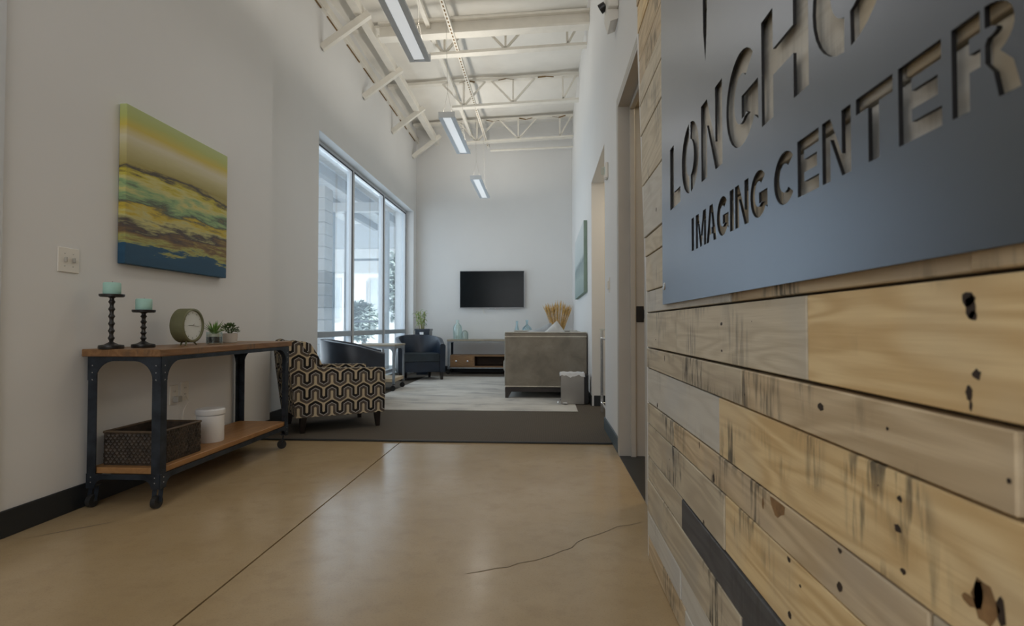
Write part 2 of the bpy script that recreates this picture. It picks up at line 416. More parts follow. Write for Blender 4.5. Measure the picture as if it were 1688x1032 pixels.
def pillow_mesh(w, h, t, n=10):
    bm = B(); g = {}
    for s in (1, -1):
        for i in range(n + 1):
            for j in range(n + 1):
                u, v = -1 + 2 * i / n, -1 + 2 * j / n
                edge = i in (0, n) or j in (0, n)
                if s < 0 and edge: g[s, i, j] = g[1, i, j]; continue
                th = t / 2 * ((1 - u ** 4) * (1 - v ** 4)) ** .5
                k = 1 - .07 * (1 - abs(u)) * abs(v) ** 3; k2 = 1 - .07 * (1 - abs(v)) * abs(u) ** 3
                g[s, i, j] = bm.verts.new((u * w / 2 * k2, s * th, v * h / 2 * k))
        for i in range(n):
            for j in range(n):
                q = [g[s, i, j], g[s, i + 1, j], g[s, i + 1, j + 1], g[s, i, j + 1]]
                bm.faces.new(q if s < 0 else q[::-1])
    return bm

XL, XL2, XR, XP = -2.29, -2.45, .52, .40     # left walls, right wall, plank face
YJ, YW, YE, YB = 4.44, 5.765, 10.06, 10.30     # jog in the left wall, window niche start/end, back wall
ZT = 5.3
def struct(name, bm, m, parent=None, smooth=False, label=None):
    o = obj(name, bm, m, parent, smooth)
    if parent is None: o['kind'] = 'structure'
    if label: o['label'] = label
    return o

# ------------------------------------------------------------------ room shell
fl = struct('floor', box(B(), -2.6, 2.6, -4.0, 10.3, -.10, -.012), M['batten'], label='polished tan concrete floor with a saw-cut joint')
GX = -1.11
struct('slab', box(B(), -2.6, GX - .004, -4.0, 4.17, -.012, 0), M['concrete'], fl)
struct('slab', box(B(), GX + .004, 2.6, -4.0, 4.17, -.012, 0), M['concrete'], fl)
def ribbon(pts, w, z=.0006):
    bm = B(); prev = None
    for i, (x, y) in enumerate(pts):
        a = Vector(pts[max(i - 1, 0)]); b = Vector(pts[min(i + 1, len(pts) - 1)]); d = (b - a).normalized(); nn = Vector((-d.y, d.x)) * w * (.5 if i not in (0, len(pts) - 1) else .15)
        q = (bm.verts.new((x + nn.x, y + nn.y, z)), bm.verts.new((x - nn.x, y - nn.y, z)))
        if prev: bm.faces.new((prev[0], prev[1], q[1], q[0]))
        prev = q
    return bm
def fpt(px, py): Y = 810 / (py - 536); return ((px - 898) / 900 * Y, Y)
cr = [fpt(*p) for p in ((766, 945), (793, 940), (820, 934), (838, 932), (855, 925), (882, 920), (909, 911), (926, 903), (941, 898.7), (950, 889), (962, 882.7), (980, 877), (998, 870), (1015, 862), (1033, 859.6), (1055, 854))]
struct('crack_streak', ribbon(cr, .005), M['crack_streak'], fl)
struct('crack_streak', ribbon([fpt(*p) for p in ((2, 905), (60, 893), (120, 881), (164, 872))], .008), M['crack_streak'], fl)  # dark streak on the floor near the left wall
struct('carpet_floor', box(B(), -2.6, 2.6, 4.18, 10.3, -.012, .010), M['carpet'], label='dark brown ribbed carpet of the lounge')
struct('trim_1', box(B(), -2.6, .56, 4.165, 4.185, 0, .014, .004), M['base'], label='dark carpet edge strip')

def tri_wall(name, x0, x1, y0, y1, z0, z1, m='wall', parent=None): return struct(name, box(B(), x0, x1, y0, y1, z0, z1), M[m], parent)
tri_wall('wall_left', XL - .5, XL, -4, YJ, 0, ZT)
w2 = tri_wall('wall_left_lounge', XL2 - .35, XL2, YJ, YW, 0, ZT)
tri_wall('wall_left_header', XL2 - .35, XL2, YW, YE, 3.03, ZT)
tri_wall('wall_left_corner', XL2 - .35, XL2, YE, YB, 0, ZT)
wlow = tri_wall('wall_left_low', XL2 - .35, XL2 - .02, YW, YE, 0, .10)
tri_wall('wall_back', -2.8, 2.6, YB, YB + .2, 0, ZT)
# right wall with a door opening and a niche opening
DZ = 2.44
wr = tri_wall('wall_right', XR, XR + .14, 6.08, YB, 0, ZT)
for y0, y1, z0, z1 in ((4.76, 6.08, 2.48, ZT), (3.82, 4.76, 0, ZT), (2.80, 3.82, DZ, ZT), (1.2, 2.80, 0, ZT)):
    struct('panel', box(B(), XR, XR + .14, y0, y1, z0, z1), M['wall'], wr)
wn = struct('wall_niche', box(B(), XR + .14, 1.75, 6.08, 6.2, 0, ZT), M['wall_cream'])
struct('panel', box(B(), 1.65, 1.75, 4.76, 6.08, 0, ZT), M['wall_cream'], wn)
struct('panel', box(B(), XR + .14, 1.75, 4.68, 4.76, 0, ZT), M['wall_cream'], wn)
struct('panel', box(B(), XR + .14, 1.65, 4.76, 6.08, 2.9, 3.0), M['wall_cream'], wn)
sr = struct('wall_side_room', box(B(), XR + .14, 2.6, 4.56, 4.68, 0, 3.0), M['yellow_wall'])
struct('panel', box(B(), 2.5, 2.6, 1.2, 4.56, 0, 3.0), M['yellow_wall'], sr)
struct('panel', box(B(), XR + .14, 2.5, 1.1, 1.2, 0, 3.0), M['yellow_wall'], sr)
struct('panel', box(B(), XR + .14, 2.5, 1.2, 4.56, 2.8, 3.0), M['wall_cream'], sr)
tri_wall('wall_right_lobby', XR, XR + .14, -4.0, 1.2, 0, ZT)
# lobby behind the camera
wf = tri_wall('wall_front', -2.8, 2.6, -4.2, -4.0, 0, ZT)
# ceiling: draped facing between the joists, rising a little to the right
def zc(x): return 4.70 + .04 * (x + 1)
JY = [1.77, 3.40, 5.03, 6.66, 8.29, 9.92]
bm = B(); nx, ny = 26, 150; g = []
for j in range(ny + 1):
    y = -4 + (YB + 4) * j / ny; row = []
    for i in range(nx + 1):
        x = -2.75 + 5.3 * i / nx
        ph = ((y - 1.77) / 1.63) % 1.0
        sag = .055 * math.sin(math.pi * ph) * (1 + .5 * math.sin(x * 2.1 + y)) + .012 * math.sin(x * 7 + y * 9) * math.sin(y * 5 + x * 3)
        row.append(bm.verts.new((x, y, zc(x) + .03 - sag)))
    g.append(row)
for j in range(ny):
    for i in range(nx): bm.faces.new((g[j][i], g[j][i + 1], g[j + 1][i + 1], g[j + 1][i]))
struct('ceiling', bm, M['deck'], smooth=True, label='white draped roof facing above open steel joists')
struct('roof', box(B(), -2.9, 2.7, -4.2, 10.5, 5.2, 5.35), M['concrete_out'])

struct('trim_6', box(B(), XL, XL + .018, 1.98, 2.155, 0, 3.2, .004), M['white_frame'], label='white casing at the near end of the left wall')
# baseboards
struct('baseboard_left', box(B(), XL, XL + .012, -4, YJ, 0, .115, .003), M['base'])
b2 = struct('baseboard_left_lounge', box(B(), XL2, XL2 + .012, YJ, YW, .01, .125, .003), M['base'])
struct('panel', box(B(), -2.4, XR, YB - .012, YB, .01, .125, .003), M['base'], b2)
struct('baseboard_right', box(B(), XR - .012, XR, 3.90, 4.76, 0, .11, .003), M['base_blue'])
struct('baseboard_right_lounge', box(B(), XR - .012, XR, 6.09, YB - .02, .01, .12, .003), M['base'])
struct('baseboard_niche', box(B(), XR + .02, 1.6, 6.066, 6.08, .01, .125, .003), M['base'])
struct('baseboard_right_lobby', box(B(), XR - .012, XR, 2.26, 2.73, 0, .11, .003), M['base_blue'])
struct('baseboard_side_room', box(B(), .68, 2.5, 4.545, 4.56, 0, .12, .003), M['base'])

# door frame (steel, taupe), open doorway into a warm-lit room
d1 = struct('door_1', box(B(), XR - .012, XR + .01, 3.82, 3.87, 0, DZ + .05, .003), M['frame_grey'], label='taupe steel door frame with no door in view')
struct('jamb', box(B(), XR - .012, XR + .17, 3.795, 3.82, 0, DZ, .002), M['frame_grey'], d1)
struct('stop', box(B(), XR + .065, XR + .10, 3.765, 3.795, 0, DZ, .004), M['frame_grey'], d1)
struct('jamb', box(B(), XR - .012, XR + .17, 2.80, 2.825, 0, DZ, .002), M['frame_grey'], d1)
struct('casing', box(B(), XR - .012, XR + .01, 2.75, 2.80, 0, DZ + .05, .003), M['frame_grey'], d1)
struct('head', box(B(), XR - .012, XR + .17, 2.825, 3.795, DZ - .025, DZ, .002), M['frame_grey'], d1)
struct('stop', box(B(), XR + .065, XR + .10, 2.825, 3.765, DZ - .055, DZ - .025, .004), M['frame_grey'], d1)
struct('casing', box(B(), XR - .012, XR + .01, 2.80, 3.82, DZ, DZ + .05, .003), M['frame_grey'], d1)
bm = box(B(), XR + .108, XR + .158, 3.788, 3.795, .92, 1.03, .002); box(bm, XR + .155, XR + .172, 3.77, 3.795, .945, 1.005, .003)
o = obj('strike_plate', bm, M['black'], d1); o['label'] = 'dark bronze strike plate'
struct('threshold', box(B(), XR - .01, XR + .16, 2.83, 3.79, 0, .006), M['base'], d1)

# windows: three tall bays in the niche
XG = -2.62
for k in range(3):
    y0 = 5.80 + 1.42 * k; y1 = y0 + 1.41
    if k == 2: y1 = YE - .02
    bm = B()
    for a, b in ((y0, y0 + .05), (y1 - .05, y1)): box(bm, XG - .035, XG + .035, a, b, .10, 3.03, .004)
    for a, b in ((.10, .16), (2.965, 3.03)): box(bm, XG - .035, XG + .035, y0 + .05, y1 - .05, a, b, .004)
    w = struct(f'window_{k + 1}', bm, M['white_frame'], label='tall white-framed window bay with a low rail, ' + ('nearest the camera', 'the middle one', 'beside the back wall')[k])
    struct('rail', box(B(), XG - .03, XG + .045, y0 + .05, y1 - .05, .755, .825, .004), M['grey_frame'], w)  # shade on the white rail is painted in as grey-blue
    bm = box(B(), XG + .0355, XG + .038, y1 - .05, y1 - .020, .16, 2.985)
    box(bm, XG + .0355, XG + .038, y0 + .03, y1 - .05, 2.965, 2.985)
    struct('gasket', bm, M['gasket'], w)
    struct('pane', box(B(), XG - .004, XG + .004, y0 + .058, y1 - .058, .825, 2.952), M['pane'], w)
    struct('pane', box(B(), XG - .004, XG + .004, y0 + .058, y1 - .058, .16, .755), M['pane'], w)
struct('sill', box(B(), -2.72, XL2 - .02, YW, YE, .10, .112), M['white_frame'], wlow)

# ------------------------------------------------------------------ plank feature wall (right foreground)
pw = struct('wall_planked', box(B(), XP + .022, XR, -.75, 2.10, 0, 3.25), M['batten'], label='wall clad in mixed reclaimed pallet planks')
def yend(z): return 2.16 if z < .95 else 2.16 + .20 * min(1, (z - .95) / 1.25)
def yof(px): return 360 / (px - 898) + .024
rows = [  # (z0, z1, [(right end px, material) ... from the far end], jitter)
 (.003, .088, [(1126, 'tan'), (1400, 'white_wash'), (1900, 'pale')]),
 (.09, .178, [(1119, 'white_wash'), (1500, 'white_wash'), (1900, 'tan')]),
 (.181, .305, [(1217, 'greyed'), (1500, 'charcoal'), (1900, 'greyed')]),
 (.308, .393, [(1122, 'greyed'), (1420, 'charcoal'), (1900, 'tan')]),
 (.396, .520, [(1190, 'greyed'), (1560, 'pine'), (1900, 'tan')]),
 (.523, .599, [(1108, 'greyed'), (1520, 'tan'), (1900, 'greyed')]),
 (.603, .733, [(1183, 'white_wash'), (1760, 'pine'), (1900, 'tan')]),
 (.737, .810, [(1222, 'greyed'), (1676, 'tan'), (1900, 'white_wash')]),
 (.816, .945, [(1115, 'pale'), (1331, 'pale'), (1900, 'pine')]),
 (.950, 1.028, [(1203, 'white_wash'), (1600, 'tan'), (1900, 'tan')]),
 (1.033, 1.167, [(1290, 'pale'), (1640, 'white_wash'), (1900, 'pale')]),  # rows behind the sign: paler wood stands in for light inside the letters
 (1.172, 1.245, [(1230, 'pale'), (1500, 'white_wash'), (1900, 'pale')]),
 (1.250, 1.461, [(1200, 'white_wash'), (1420, 'white_wash'), (1900, 'pale')]),
 (1.467, 1.677, [(1260, 'pale'), (1520, 'white_wash'), (1900, 'pale')]),
 (1.683, 1.812, [(1190, 'pale'), (1460, 'pale'), (1900, 'tan')]),
 (1.817, 1.907, [(1240, 'pale'), (1600, 'tan'), (1900, 'pale')]),
 (1.912, 2.017, [(1170, 'tan'), (1400, 'pale'), (1900, 'pine')]),
 (2.022, 2.150, [(1250, 'tan'), (1580, 'pale'), (1900, 'tan')]),
 (2.155, 2.270, [(1180, 'pine'), (1440, 'tan'), (1900, 'pale')]),
 (2.275, 2.400, [(1230, 'tan'), (1600, 'pine'), (1900, 'tan')]),
 (2.405, 2.540, [(1190, 'pale'), (1480, 'tan'), (1900, 'pine')]),
 (2.545, 2.690, [(1260, 'pine'), (1500, 'tan'), (1900, 'pale')]),
 (2.695, 2.820, [(1180, 'tan'), (1500, 'pale'), (1900, 'tan')]),
 (2.825, 2.970, [(1240, 'tan'), (1560, 'pine'), (1900, 'tan')]),
]
planks = []
for z0, z1, segs in rows:
    ya = yend((z0 + z1) / 2)
    for px, m in segs:
        yb = yof(px) if px < 1900 else -.75
        d = rnd.uniform(-.003, .003) if not (z0 == .737 and px == 1676) else -.003
        w, h = (ya - yb) / 2 - .0015, (z1 - z0) / 2
        bm = box(B(), -.011 + d, .011, -w, w, -h, h, .0018)
        o = obj('plank', bm, M[m], pw, loc=(XP + .011, (ya + yb) / 2, (z0 + z1) / 2))
        planks.append((o, ya, yb, z0, z1, XP + d)); ya = yb
# trim at the far end of the planks
bm = B(); prism(bm, [(2.16, 0), (2.185, 0), (2.185, .95), (2.385, 2.2), (2.385, 3.25), (2.36, 3.25), (2.36, 2.2), (2.16, .95)], lambda a, b, d: (d, a, b), XP + .002, XR - .001)
struct('trim_2', bm, M['wall'], label='white end board of the planked wall')
# knots and nail holes that show in the boards
def spot(px, py, rw, rh, m='knot', nm='nail_hole'):
    s = (py - 536) / (px - 898); z = .9 - .4 * s; y = 360 / (px - 898) + .024
    for o, ya, yb, z0, z1, xf in planks:
        if yb <= y <= ya and z0 <= z <= z1:
            rw *= 1.35; rh *= 1.35; bm = B(); k = 12; ring = [bm.verts.new((xf - .0004, y + rw * math.cos(t) * rnd.uniform(.7, 1.15), min(z1 - .003, max(z0 + .003, z + rh * math.sin(t) * rnd.uniform(.7, 1.15))))) for t in [2 * math.pi * i / k for i in range(k)]]
            bm.faces.new(ring)
            h = obj(nm, bm, M[m]); h.parent = o; h.matrix_parent_inverse = Matrix.Translation(o.location).inverted(); return
for px, py, w, h in ((1600, 492, .006, .006), (1603, 505, .005, .009), (1607, 520, .004, .004), (1611, 617, .004, .004), (1598, 647, .0035, .005), (1600, 668, .0015, .004), (1353, 670, .008, .004),
                     (1463, 706, .0022, .0018), (1190, 534, .006, .003), (1190, 578, .004, .0025), (1478, 820, .0035, .003), (1474, 868, .005, .004), (1482, 937, .004, .003), (1443, 798, .001, .001),
                     (1377, 903, .004, .004), (1376, 962, .006, .005), (1293, 915, .005, .006), (1293, 1007, .005, .005), (1157, 859, .006, .006), (1311, 961, .003, .002),
                     (1228, 650, .002, .002), (1102, 730, .003, .002), (1102, 756, .003, .002), (1101, 775, .003, .002), (1081, 560, .004, .002), (1082, 668, .006, .008), (1150, 730, .003, .012), (1096, 590, .003, .009), (1131, 607, .003, .008),
                     (1083, 345, .006, .006), (1078, 380, .005, .006), (1240, 530, .001, .001), (1173, 786, .006, .008), (1662, 791, .002, .002)):
    spot(px, py, w, h)
spot(1590, 985, .009, .004, 'brown_knot', 'knot'); spot(1612, 985, .012, .016, 'brown_knot', 'knot'); spot(1604, 975, .004, .012); spot(1640, 1005, .004, .010)
spot(1277, 825, .022, .022, 'brown_knot', 'knot'); spot(1253, 826, .004, .008, 'brown_knot', 'knot')

# ------------------------------------------------------------------ steel sign with cut-out lettering
XS = .389; KS = XS / .36; SY, SZ = 1.66 * KS + .023, .9 + .062 * KS
sign = empty('wall_sign', (XS, SY, SZ)); T(sign, 'brushed steel sign plate with cut-out letters on the plank wall', 'sign')
def arcpts(cx, cy, rx, ry, a0, a1, n=14): return [(cx + rx * math.cos(R(a0 + (a1 - a0) * i / n)), cy + ry * math.sin(R(a0 + (a1 - a0) * i / n))) for i in range(n + 1)]
def glyph(ch, w, t):
    h = t * .92
    if ch == 'I': return [[(0, 0), (w, 0), (w, 1), (0, 1)]]
    if ch == 'L': return [[(0, 0), (w, 0), (w, h), (t, h), (t, 1), (0, 1)]]
    if ch == 'E': return [[(0, 0), (w, 0), (w, h), (t, h), (t, .5 - h / 2), (w * .92, .5 - h / 2), (w * .92, .5 + h / 2), (t, .5 + h / 2), (t, 1 - h), (w, 1 - h), (w, 1), (0, 1)]]
    if ch == 'T': c = w / 2; return [[(c - t / 2, 0), (c + t / 2, 0), (c + t / 2, 1 - h), (w, 1 - h), (w, 1), (0, 1), (0, 1 - h), (c - t / 2, 1 - h)]]
    if ch == 'H': return [[(0, 0), (t, 0), (t, .5 - h / 2), (w - t, .5 - h / 2), (w - t, 0), (w, 0), (w, 1), (w - t, 1), (w - t, .5 + h / 2), (t, .5 + h / 2), (t, 1), (0, 1)]]
    if ch == 'N': return [[(0, 0), (t, 0), (t, .66), (w - t, 0), (w, 0), (w, 1), (w - t, 1), (w - t, .34), (t, 1), (0, 1)]]
    if ch == 'M': c = w / 2; return [[(0, 0), (t * .85, 0), (t * .85, .72), (c - t * .3, 0), (c + t * .3, 0), (w - t * .85, .72), (w - t * .85, 0), (w, 0), (w, 1), (w - t * 1.15, 1), (c, .32), (t * 1.15, 1), (0, 1)]]
    if ch == 'A':
        c = w / 2; y1, y2 = .2, .38; k = 1 - .0
        def inn(y, s): return c + s * (c - t * .95) * (1 - y / .86)
        g = .03
        return [[(0, 0), (t * .95, 0), (inn(y1, -1), y1), (c - g, y1), (c - g, y2), (inn(y2, -1), y2), (c, .80), (inn(y2, 1), y2), (c + g, y2), (c + g, y1), (inn(y1, 1), y1), (w - t * .95, 0), (w, 0), (c + t * .55, 1), (c - t * .55, 1)]]
    if ch == 'C':
        rx = w / 2; return [arcpts(rx, .5, rx, .5, 42, 318, 22) + arcpts(rx, .5, rx - t, .5 - h, 318 - 6, 48, 20)]
    if ch == 'G':
        rx = w / 2; return [arcpts(rx, .5, rx, .5, 42, 322, 22) + [(w, .12), (w, .52), (rx + .02, .52), (rx + .02, .52 - h), (w - t, .52 - h)] + arcpts(rx, .5, rx - t, .5 - h, 315, 48, 20)]
    if ch == 'O':
        rx = w / 2; b = 5
        return [arcpts(rx, .5, rx, .5, 90 + b, 270 - b) + arcpts(rx, .5, rx - t, .5 - h, 270 - b * 1.9, 90 + b * 1.9),
                arcpts(rx, .5, rx, .5, -90 + b, 90 - b) + arcpts(rx, .5, rx - t, .5 - h, 90 - b * 1.9, -90 + b * 1.9)]
    if ch == 'R':
        m = .45; s = w * .50; g = .03
        r0 = 1 - (1 - m + h * .5) / 2
        oy = (1 + m - .02) / 2; ry = (1 - m + .02) / 2
        return [[(0, 0), (t, 0), (t, m - .04), (s - g, m - .04), (s - g, m + h - .08), (t, m + h - .08), (t, 1 - h), (s - g, 1 - h), (s - g, 1), (0, 1)],
                [(s + g, 1)] + arcpts(s + .04, 1 - .29, w - s - .08, .29, 90, -60, 12) + [(w - t * .25, .30), (w + .02, 0), (w - t * .95, 0), (w - t * 1.2, .28), (s + g, m - .04), (s + g, m + h - .08)] + arcpts(s, 1 - .29, w - s - t, .29 - h, -70, 70, 8) + [(s + g, 1 - h)]]
PW, PH = 1.62 * KS, 1.10 * KS
shapes = []
def word(chars, z0, cap, t):
    for ch, y, w in chars:
        for poly in glyph(ch, w / cap, t): shapes.append([((1.66 - y + a * cap) * KS, (z0 - .962 + b * cap) * KS) for a, b in poly])
word([('L', 1.551, .115), ('O', 1.419, .160), ('N', 1.242, .148), ('G', 1.069, .160), ('H', .894, .160), ('O', .722, .165), ('R', .535, .158), ('N', .358, .150)], 1.226, .173, .26)
word([('I', 1.329, .021), ('M', 1.291, .082), ('A', 1.206, .069), ('G', 1.133, .072), ('I', 1.053, .021), ('N', 1.024, .068), ('G', .948, .073), ('C', .850, .076), ('E', .770, .060), ('N', .701, .066), ('T', .624, .066), ('E', .549, .060), ('R', .4765, .068)], 1.080, .079, .25)
# emblem above the lettering: a pair of curved horn-like blades whose lower tips enter the picture
def P2(y, z): return ((1.66 - y) * KS, (z - .962) * KS)
for pts in ([(1.205, 1.487), (1.195, 1.55), (1.188, 1.64), (1.150, 1.80), (1.08, 1.93), (1.16, 1.84), (1.205, 1.74), (1.222, 1.64), (1.220, 1.56)],
            [(1.092, 1.615), (1.085, 1.70), (1.060, 1.80), (.99, 1.90), (1.065, 1.83), (1.098, 1.74), (1.099, 1.66)],
            [(.50, 1.52), (.51, 1.60), (.52, 1.66), (.56, 1.80), (.63, 1.93), (.55, 1.84), (.505, 1.74), (.488, 1.64), (.49, 1.57)]):
    shapes.append([P2(y, z) for y, z in pts])
cu = bpy.data.curves.new('sign_outline', 'CURVE'); cu.dimensions = '2D'; cu.fill_mode = 'BOTH'; cu.extrude = .0025
def addspl(pts):
    sp = cu.splines.new('POLY'); sp.points.add(len(pts) - 1); sp.use_cyclic_u = True
    for p, (a, b) in zip(sp.points, pts): p.co = (a, b, 0, 1)
addspl([(0, 0), (PW, 0), (PW, PH), (0, PH)])
for s_ in shapes: addspl(s_)
co = bpy.data.objects.new('sign_outline', cu); COL.objects.link(co)
dg = bpy.context.evaluated_depsgraph_get(); me = bpy.data.meshes.new_from_object(co.evaluated_get(dg)); bpy.data.objects.remove(co)
for v in me.vertices: a, b, c = v.co; v.co = (c, -a, b)
me.update()
me.materials.clear(); me.materials.append(M['sign']); me.materials.append(M['sign_edge'])
for p in me.polygons: p.material_index = 0 if abs(p.normal.x) > .7 else 1; p.use_smooth = False
plate = bpy.data.objects.new('plate', me); COL.objects.link(plate); plate.parent = sign
for ya, za in ((.028, .058), (.028, PH - .058), (PW - .028, .058), (PW - .028, PH - .058)):
    bm = B(); cyl(bm, (-.0025, -ya, za), (-.006, -ya, za), .013, .010, 16); cyl(bm, (.0025, -ya, za), (.0105, -ya, za), .006, None, 10)
    o = obj('standoff_screw', bm, M['bolt'], sign, True)

# ------------------------------------------------------------------ roof steel
def truss(y, k):
    xl = -1.42
    t = struct('truss_beam', beam(beam(B(), (xl, y, 4.27 + .04 * (xl + 1)), (XR, y, 4.27 + .04 * 1.52), .10, .035), (-2.42, y, 4.66 + .04 * (-1.42)), (XR, y, 4.66 + .04 * 1.52), .10, .035), M['steelwork'], label='cream painted open web roof joist')
    for x in (-1.24, -.48, .28):
        zb = 4.27 + .04 * (x + 1)
        for a in ((-.33, 0, .33) if x < 0 else (0, .2)):
            struct('strut', beam(B(), (x, y, zb + .02), (x + a, y, zb + .375 + a * .04), .026, .026), M['steelwork'], t)
for k, y in enumerate(JY): truss(y, k)
bm = B(); beam(bm, (-1.95, 6.30, 4.37), (XR, 6.30, 4.45), .02, .16); beam(bm, (-1.95, 6.30, 4.29), (XR, 6.30, 4.37), .14, .025); beam(bm, (-1.95, 6.30, 4.45), (XR, 6.30, 4.53), .14, .025)
struct('girder_beam', bm, M['steelwork'], label='deep cream steel girder across the lounge')
struct('purlin_beam', beam(B(), (-2.06, -3.9, 4.40), (-2.06, YB, 4.40), .09, .11), M['steelwork'], label='cream steel beam running along the left wall')
struct('purlin_beam', beam(B(), (-1.36, -3.9, 4.42), (-1.36, YB, 4.42), .05, .05), M['steelwork'], label='thin cream steel rail over the pendant lights, left one')
st = struct('strut_beam', beam(B(), (-1.07, -3.9, 4.30), (-1.07, YB, 4.30), .042, .042), M['steelwork'], label='slotted channel the pendant lights hang from')
bm = B()
for k in range(100): box(bm, -1.078, -1.062, 2.6 + k * .076, 2.64 + k * .076, 4.2775, 4.279)
o = obj('slot', bm, M['dust'], st); o['kind'] = 'stuff'
for y, zw in ((3.0, 3.95), (4.42, 3.95), (5.81, 3.95), (7.19, 3.98), (8.57, 4.0), (9.95, 4.02)):
    struct('brace_beam', beam(B(), (XL2 if y > YJ else XL, y, zw), (-1.95, min(y + .1, YB - .05), zw + .42), .07, .07), M['steelwork'], label='cream knee brace from the left wall up to the roof steel')
struct('ledger_beam', beam(B(), (XL2 + .02, YJ, 4.43), (XL2 + .02, YB, 4.43), .04, .10), M['steelwork'], label='cream ledger angle on the left wall')
bm = B()
for k in range(9): box(bm, XL2 + .001, XL2 + .016, 4.7 + k * .62, 5.15 + k * .62, 4.371, 4.3795)
o = struct('trim_3', bm, M['dust'], label='dark gap line under the ledger angle')
# torn brown edges of the facing at the joist seams
for y in (8.25, 9.88):
    pts = [(-1.3 + .12 * i, y - .055, zc(-1.3 + .12 * i) - .06 - .035 * abs(math.sin(i * 1.3 + y))) for i in range(15)]
    bm = B()
    for i, (a, b) in enumerate(zip(pts, pts[1:])):
        if (i * 7 + int(y)) % 5 in (0, 3): beam(bm, a, b, .004, .006 + .008 * ((i * 5) % 3))
    struct('trim_4' if y < 9 else 'trim_5', bm, M['dust'], label='brown torn edge of the roof facing along a joist')
struct('sprinkler_pipe_beam', tube(B(), [(-1.0, 10.0, 4.13), (-.2, 10.0, 4.15), (XR, 10.0, 4.17)], .02), M['steelwork'], label='cream pipe below the joists at the back wall')

# pendant lights
def pendant(yc, label):
    t = empty('pendant_light', (-1.045, yc, 3.12)); T(t, label, 'ceiling light', 'linear pendant lights')
    L, w = 1.24, .178
    bm = B()
    prism(bm, [(-w / 2, 0), (-.045, 0), (-.045, .012), (.045, .012), (.045, 0), (w / 2, 0), (w / 2, .018), (.06, .062), (-.06, .062), (-w / 2, .018)], lambda a, b, d: (a, d, b), -L / 2, L / 2)
    obj('housing', bm, M['fixture'], t)
    for s in (-1, 1): obj('end_cap', box(B(), -w / 2, w / 2, s * L / 2 - .004, s * L / 2 + .004, -.001, .063, .002), M['fixture'], t)
    obj('diffuser', box(B(), -.044, .044, -L / 2 + .03, L / 2 - .03, .004, .011), M['diffuser'], t)
    for s in (-1, 1):
        bm = B(); yy = s * (L / 2 - .06)
        cyl(bm, (-.05, yy, .06), (0, yy, .30), .0016, None, 6); cyl(bm, (.05, yy, .06), (0, yy, .30), .0016, None, 6); cyl(bm, (0, yy, .30), (-.02, yy, 1.165), .002, None, 6)
        obj('cable', bm, M['cable'], t)
for yc, lb, p in ((3.88, 'linear pendant light at the top edge, largest of the three', 3.0), (6.36, 'linear pendant light in the middle of the row of three', 3.0), (8.845, 'small linear pendant light hanging before the back wall', 3.0)):
    pendant(yc, lb)
    area('pendant_downlight', (-1.045, yc, 3.11), (0, 0, 0), .09, 1.15, p, (1.0, .96, .90), 170)
    area('pendant_uplight', (-1.045, yc, 3.20), (R(180), 0, 0), .09, 1.15, 10, (1.0, .93, .82), 175)

# ------------------------------------------------------------------ industrial furniture
def arch_rail(bm, x0, x1, ztop, h, r, f, d0, d1, lw=.030):
    """apron with concave gussets at both ends; a runs x0..x1"""
    pts = [(x0, ztop), (x1, ztop)]
    n = 8
    pts += [(x1, ztop - h - r)] + [(x1 - r + r * math.cos(R(90 * i / n)) - .0, ztop - h - r + r * math.sin(R(90 * i / n))) for i in range(1, n + 1)] if False else []
    right = [(x1, ztop - h - r)] + [(x1 - lw - r + r * math.cos(R(90 * i / n)), ztop - h - r + r * math.sin(R(90 * i / n))) for i in range(n + 1)]
    left = [(x0 + lw + r - r * math.cos(R(90 * i / n)), ztop - h - r + r * math.sin(R(90 * i / n))) for i in range(n, -1, -1)] + [(x0, ztop - h - r)]
    return prism(bm, pts + right + left, f, d0, d1)
def caster(parent, x, y, r, top, iron, yaw=0):
    bm = B()
    box(bm, -.022, .022, -.022, .022, top - .006, top)
    for s in (-1, 1): beam(bm, (0, s * .016, top - .004), (-.012, s * .016, r), .022, .003)
    c = obj('caster', bm, iron, parent, loc=(x, y, 0), rot=(0, 0, yaw))
    bm = B(); cyl(bm, (-.012, -.012, r), (-.012, .012, r), r, None, 18); cyl(bm, (-.012, -.018, r), (-.012, .018, r), .007, None, 8)
    obj('wheel', bm, M['rubber'], c, True)

# console table along the left wall
CX0, CX1, CY0, CY1 = -2.262, -1.885, 2.585, 3.925
con = empty('console_table', ((CX0 + CX1) / 2, (CY0 + CY1) / 2, 0)); T(con, 'industrial console table of iron and reclaimed wood on casters', 'table')
hw, hl = (CX1 - CX0) / 2, (CY1 - CY0) / 2
bm = B()
o = obj('tabletop', box(bm, -hw - .012, hw + .012, -hl - .03, hl + .03, .745, .782, .004), M['table_wood'], con)
obj('lower_shelf', box(B(), -hw + .008, hw - .008, -hl + .01, hl - .01, .165, .195, .003), M['shelf_wood'], con)
iron = M['iron']
for sx in (-1, 1):
    for sy in (-1, 1):
        bm = B(); x, y = sx * hw, sy * hl
        box(bm, min(x, x - sx * .045), max(x, x - sx * .045), min(y, y - sy * .005), max(y, y - sy * .005), .105, .742)
        box(bm, min(x, x - sx * .005), max(x, x - sx * .005), min(y - sy * .005, y - sy * .045), max(y - sy * .005, y - sy * .045), .105, .742)
        lg = obj('leg', bm, iron, con)
        bm = B()
        for zz in (.70, .665, .63, .15, .125):
            cyl(bm, (x, y - sy * .024, zz), (x + sx * .004, y - sy * .024, zz), .005, .003, 8)
            cyl(bm, (x - sx * .024, y, zz), (x - sx * .024, y + sy * .004, zz), .005, .003, 8)
        T(obj('rivet', bm, M['bolt'], lg), kind='stuff')
        caster(con, x - sx * .022, y - sy * .022, .031, .105, iron, R(90) if sy < 0 else R(30))
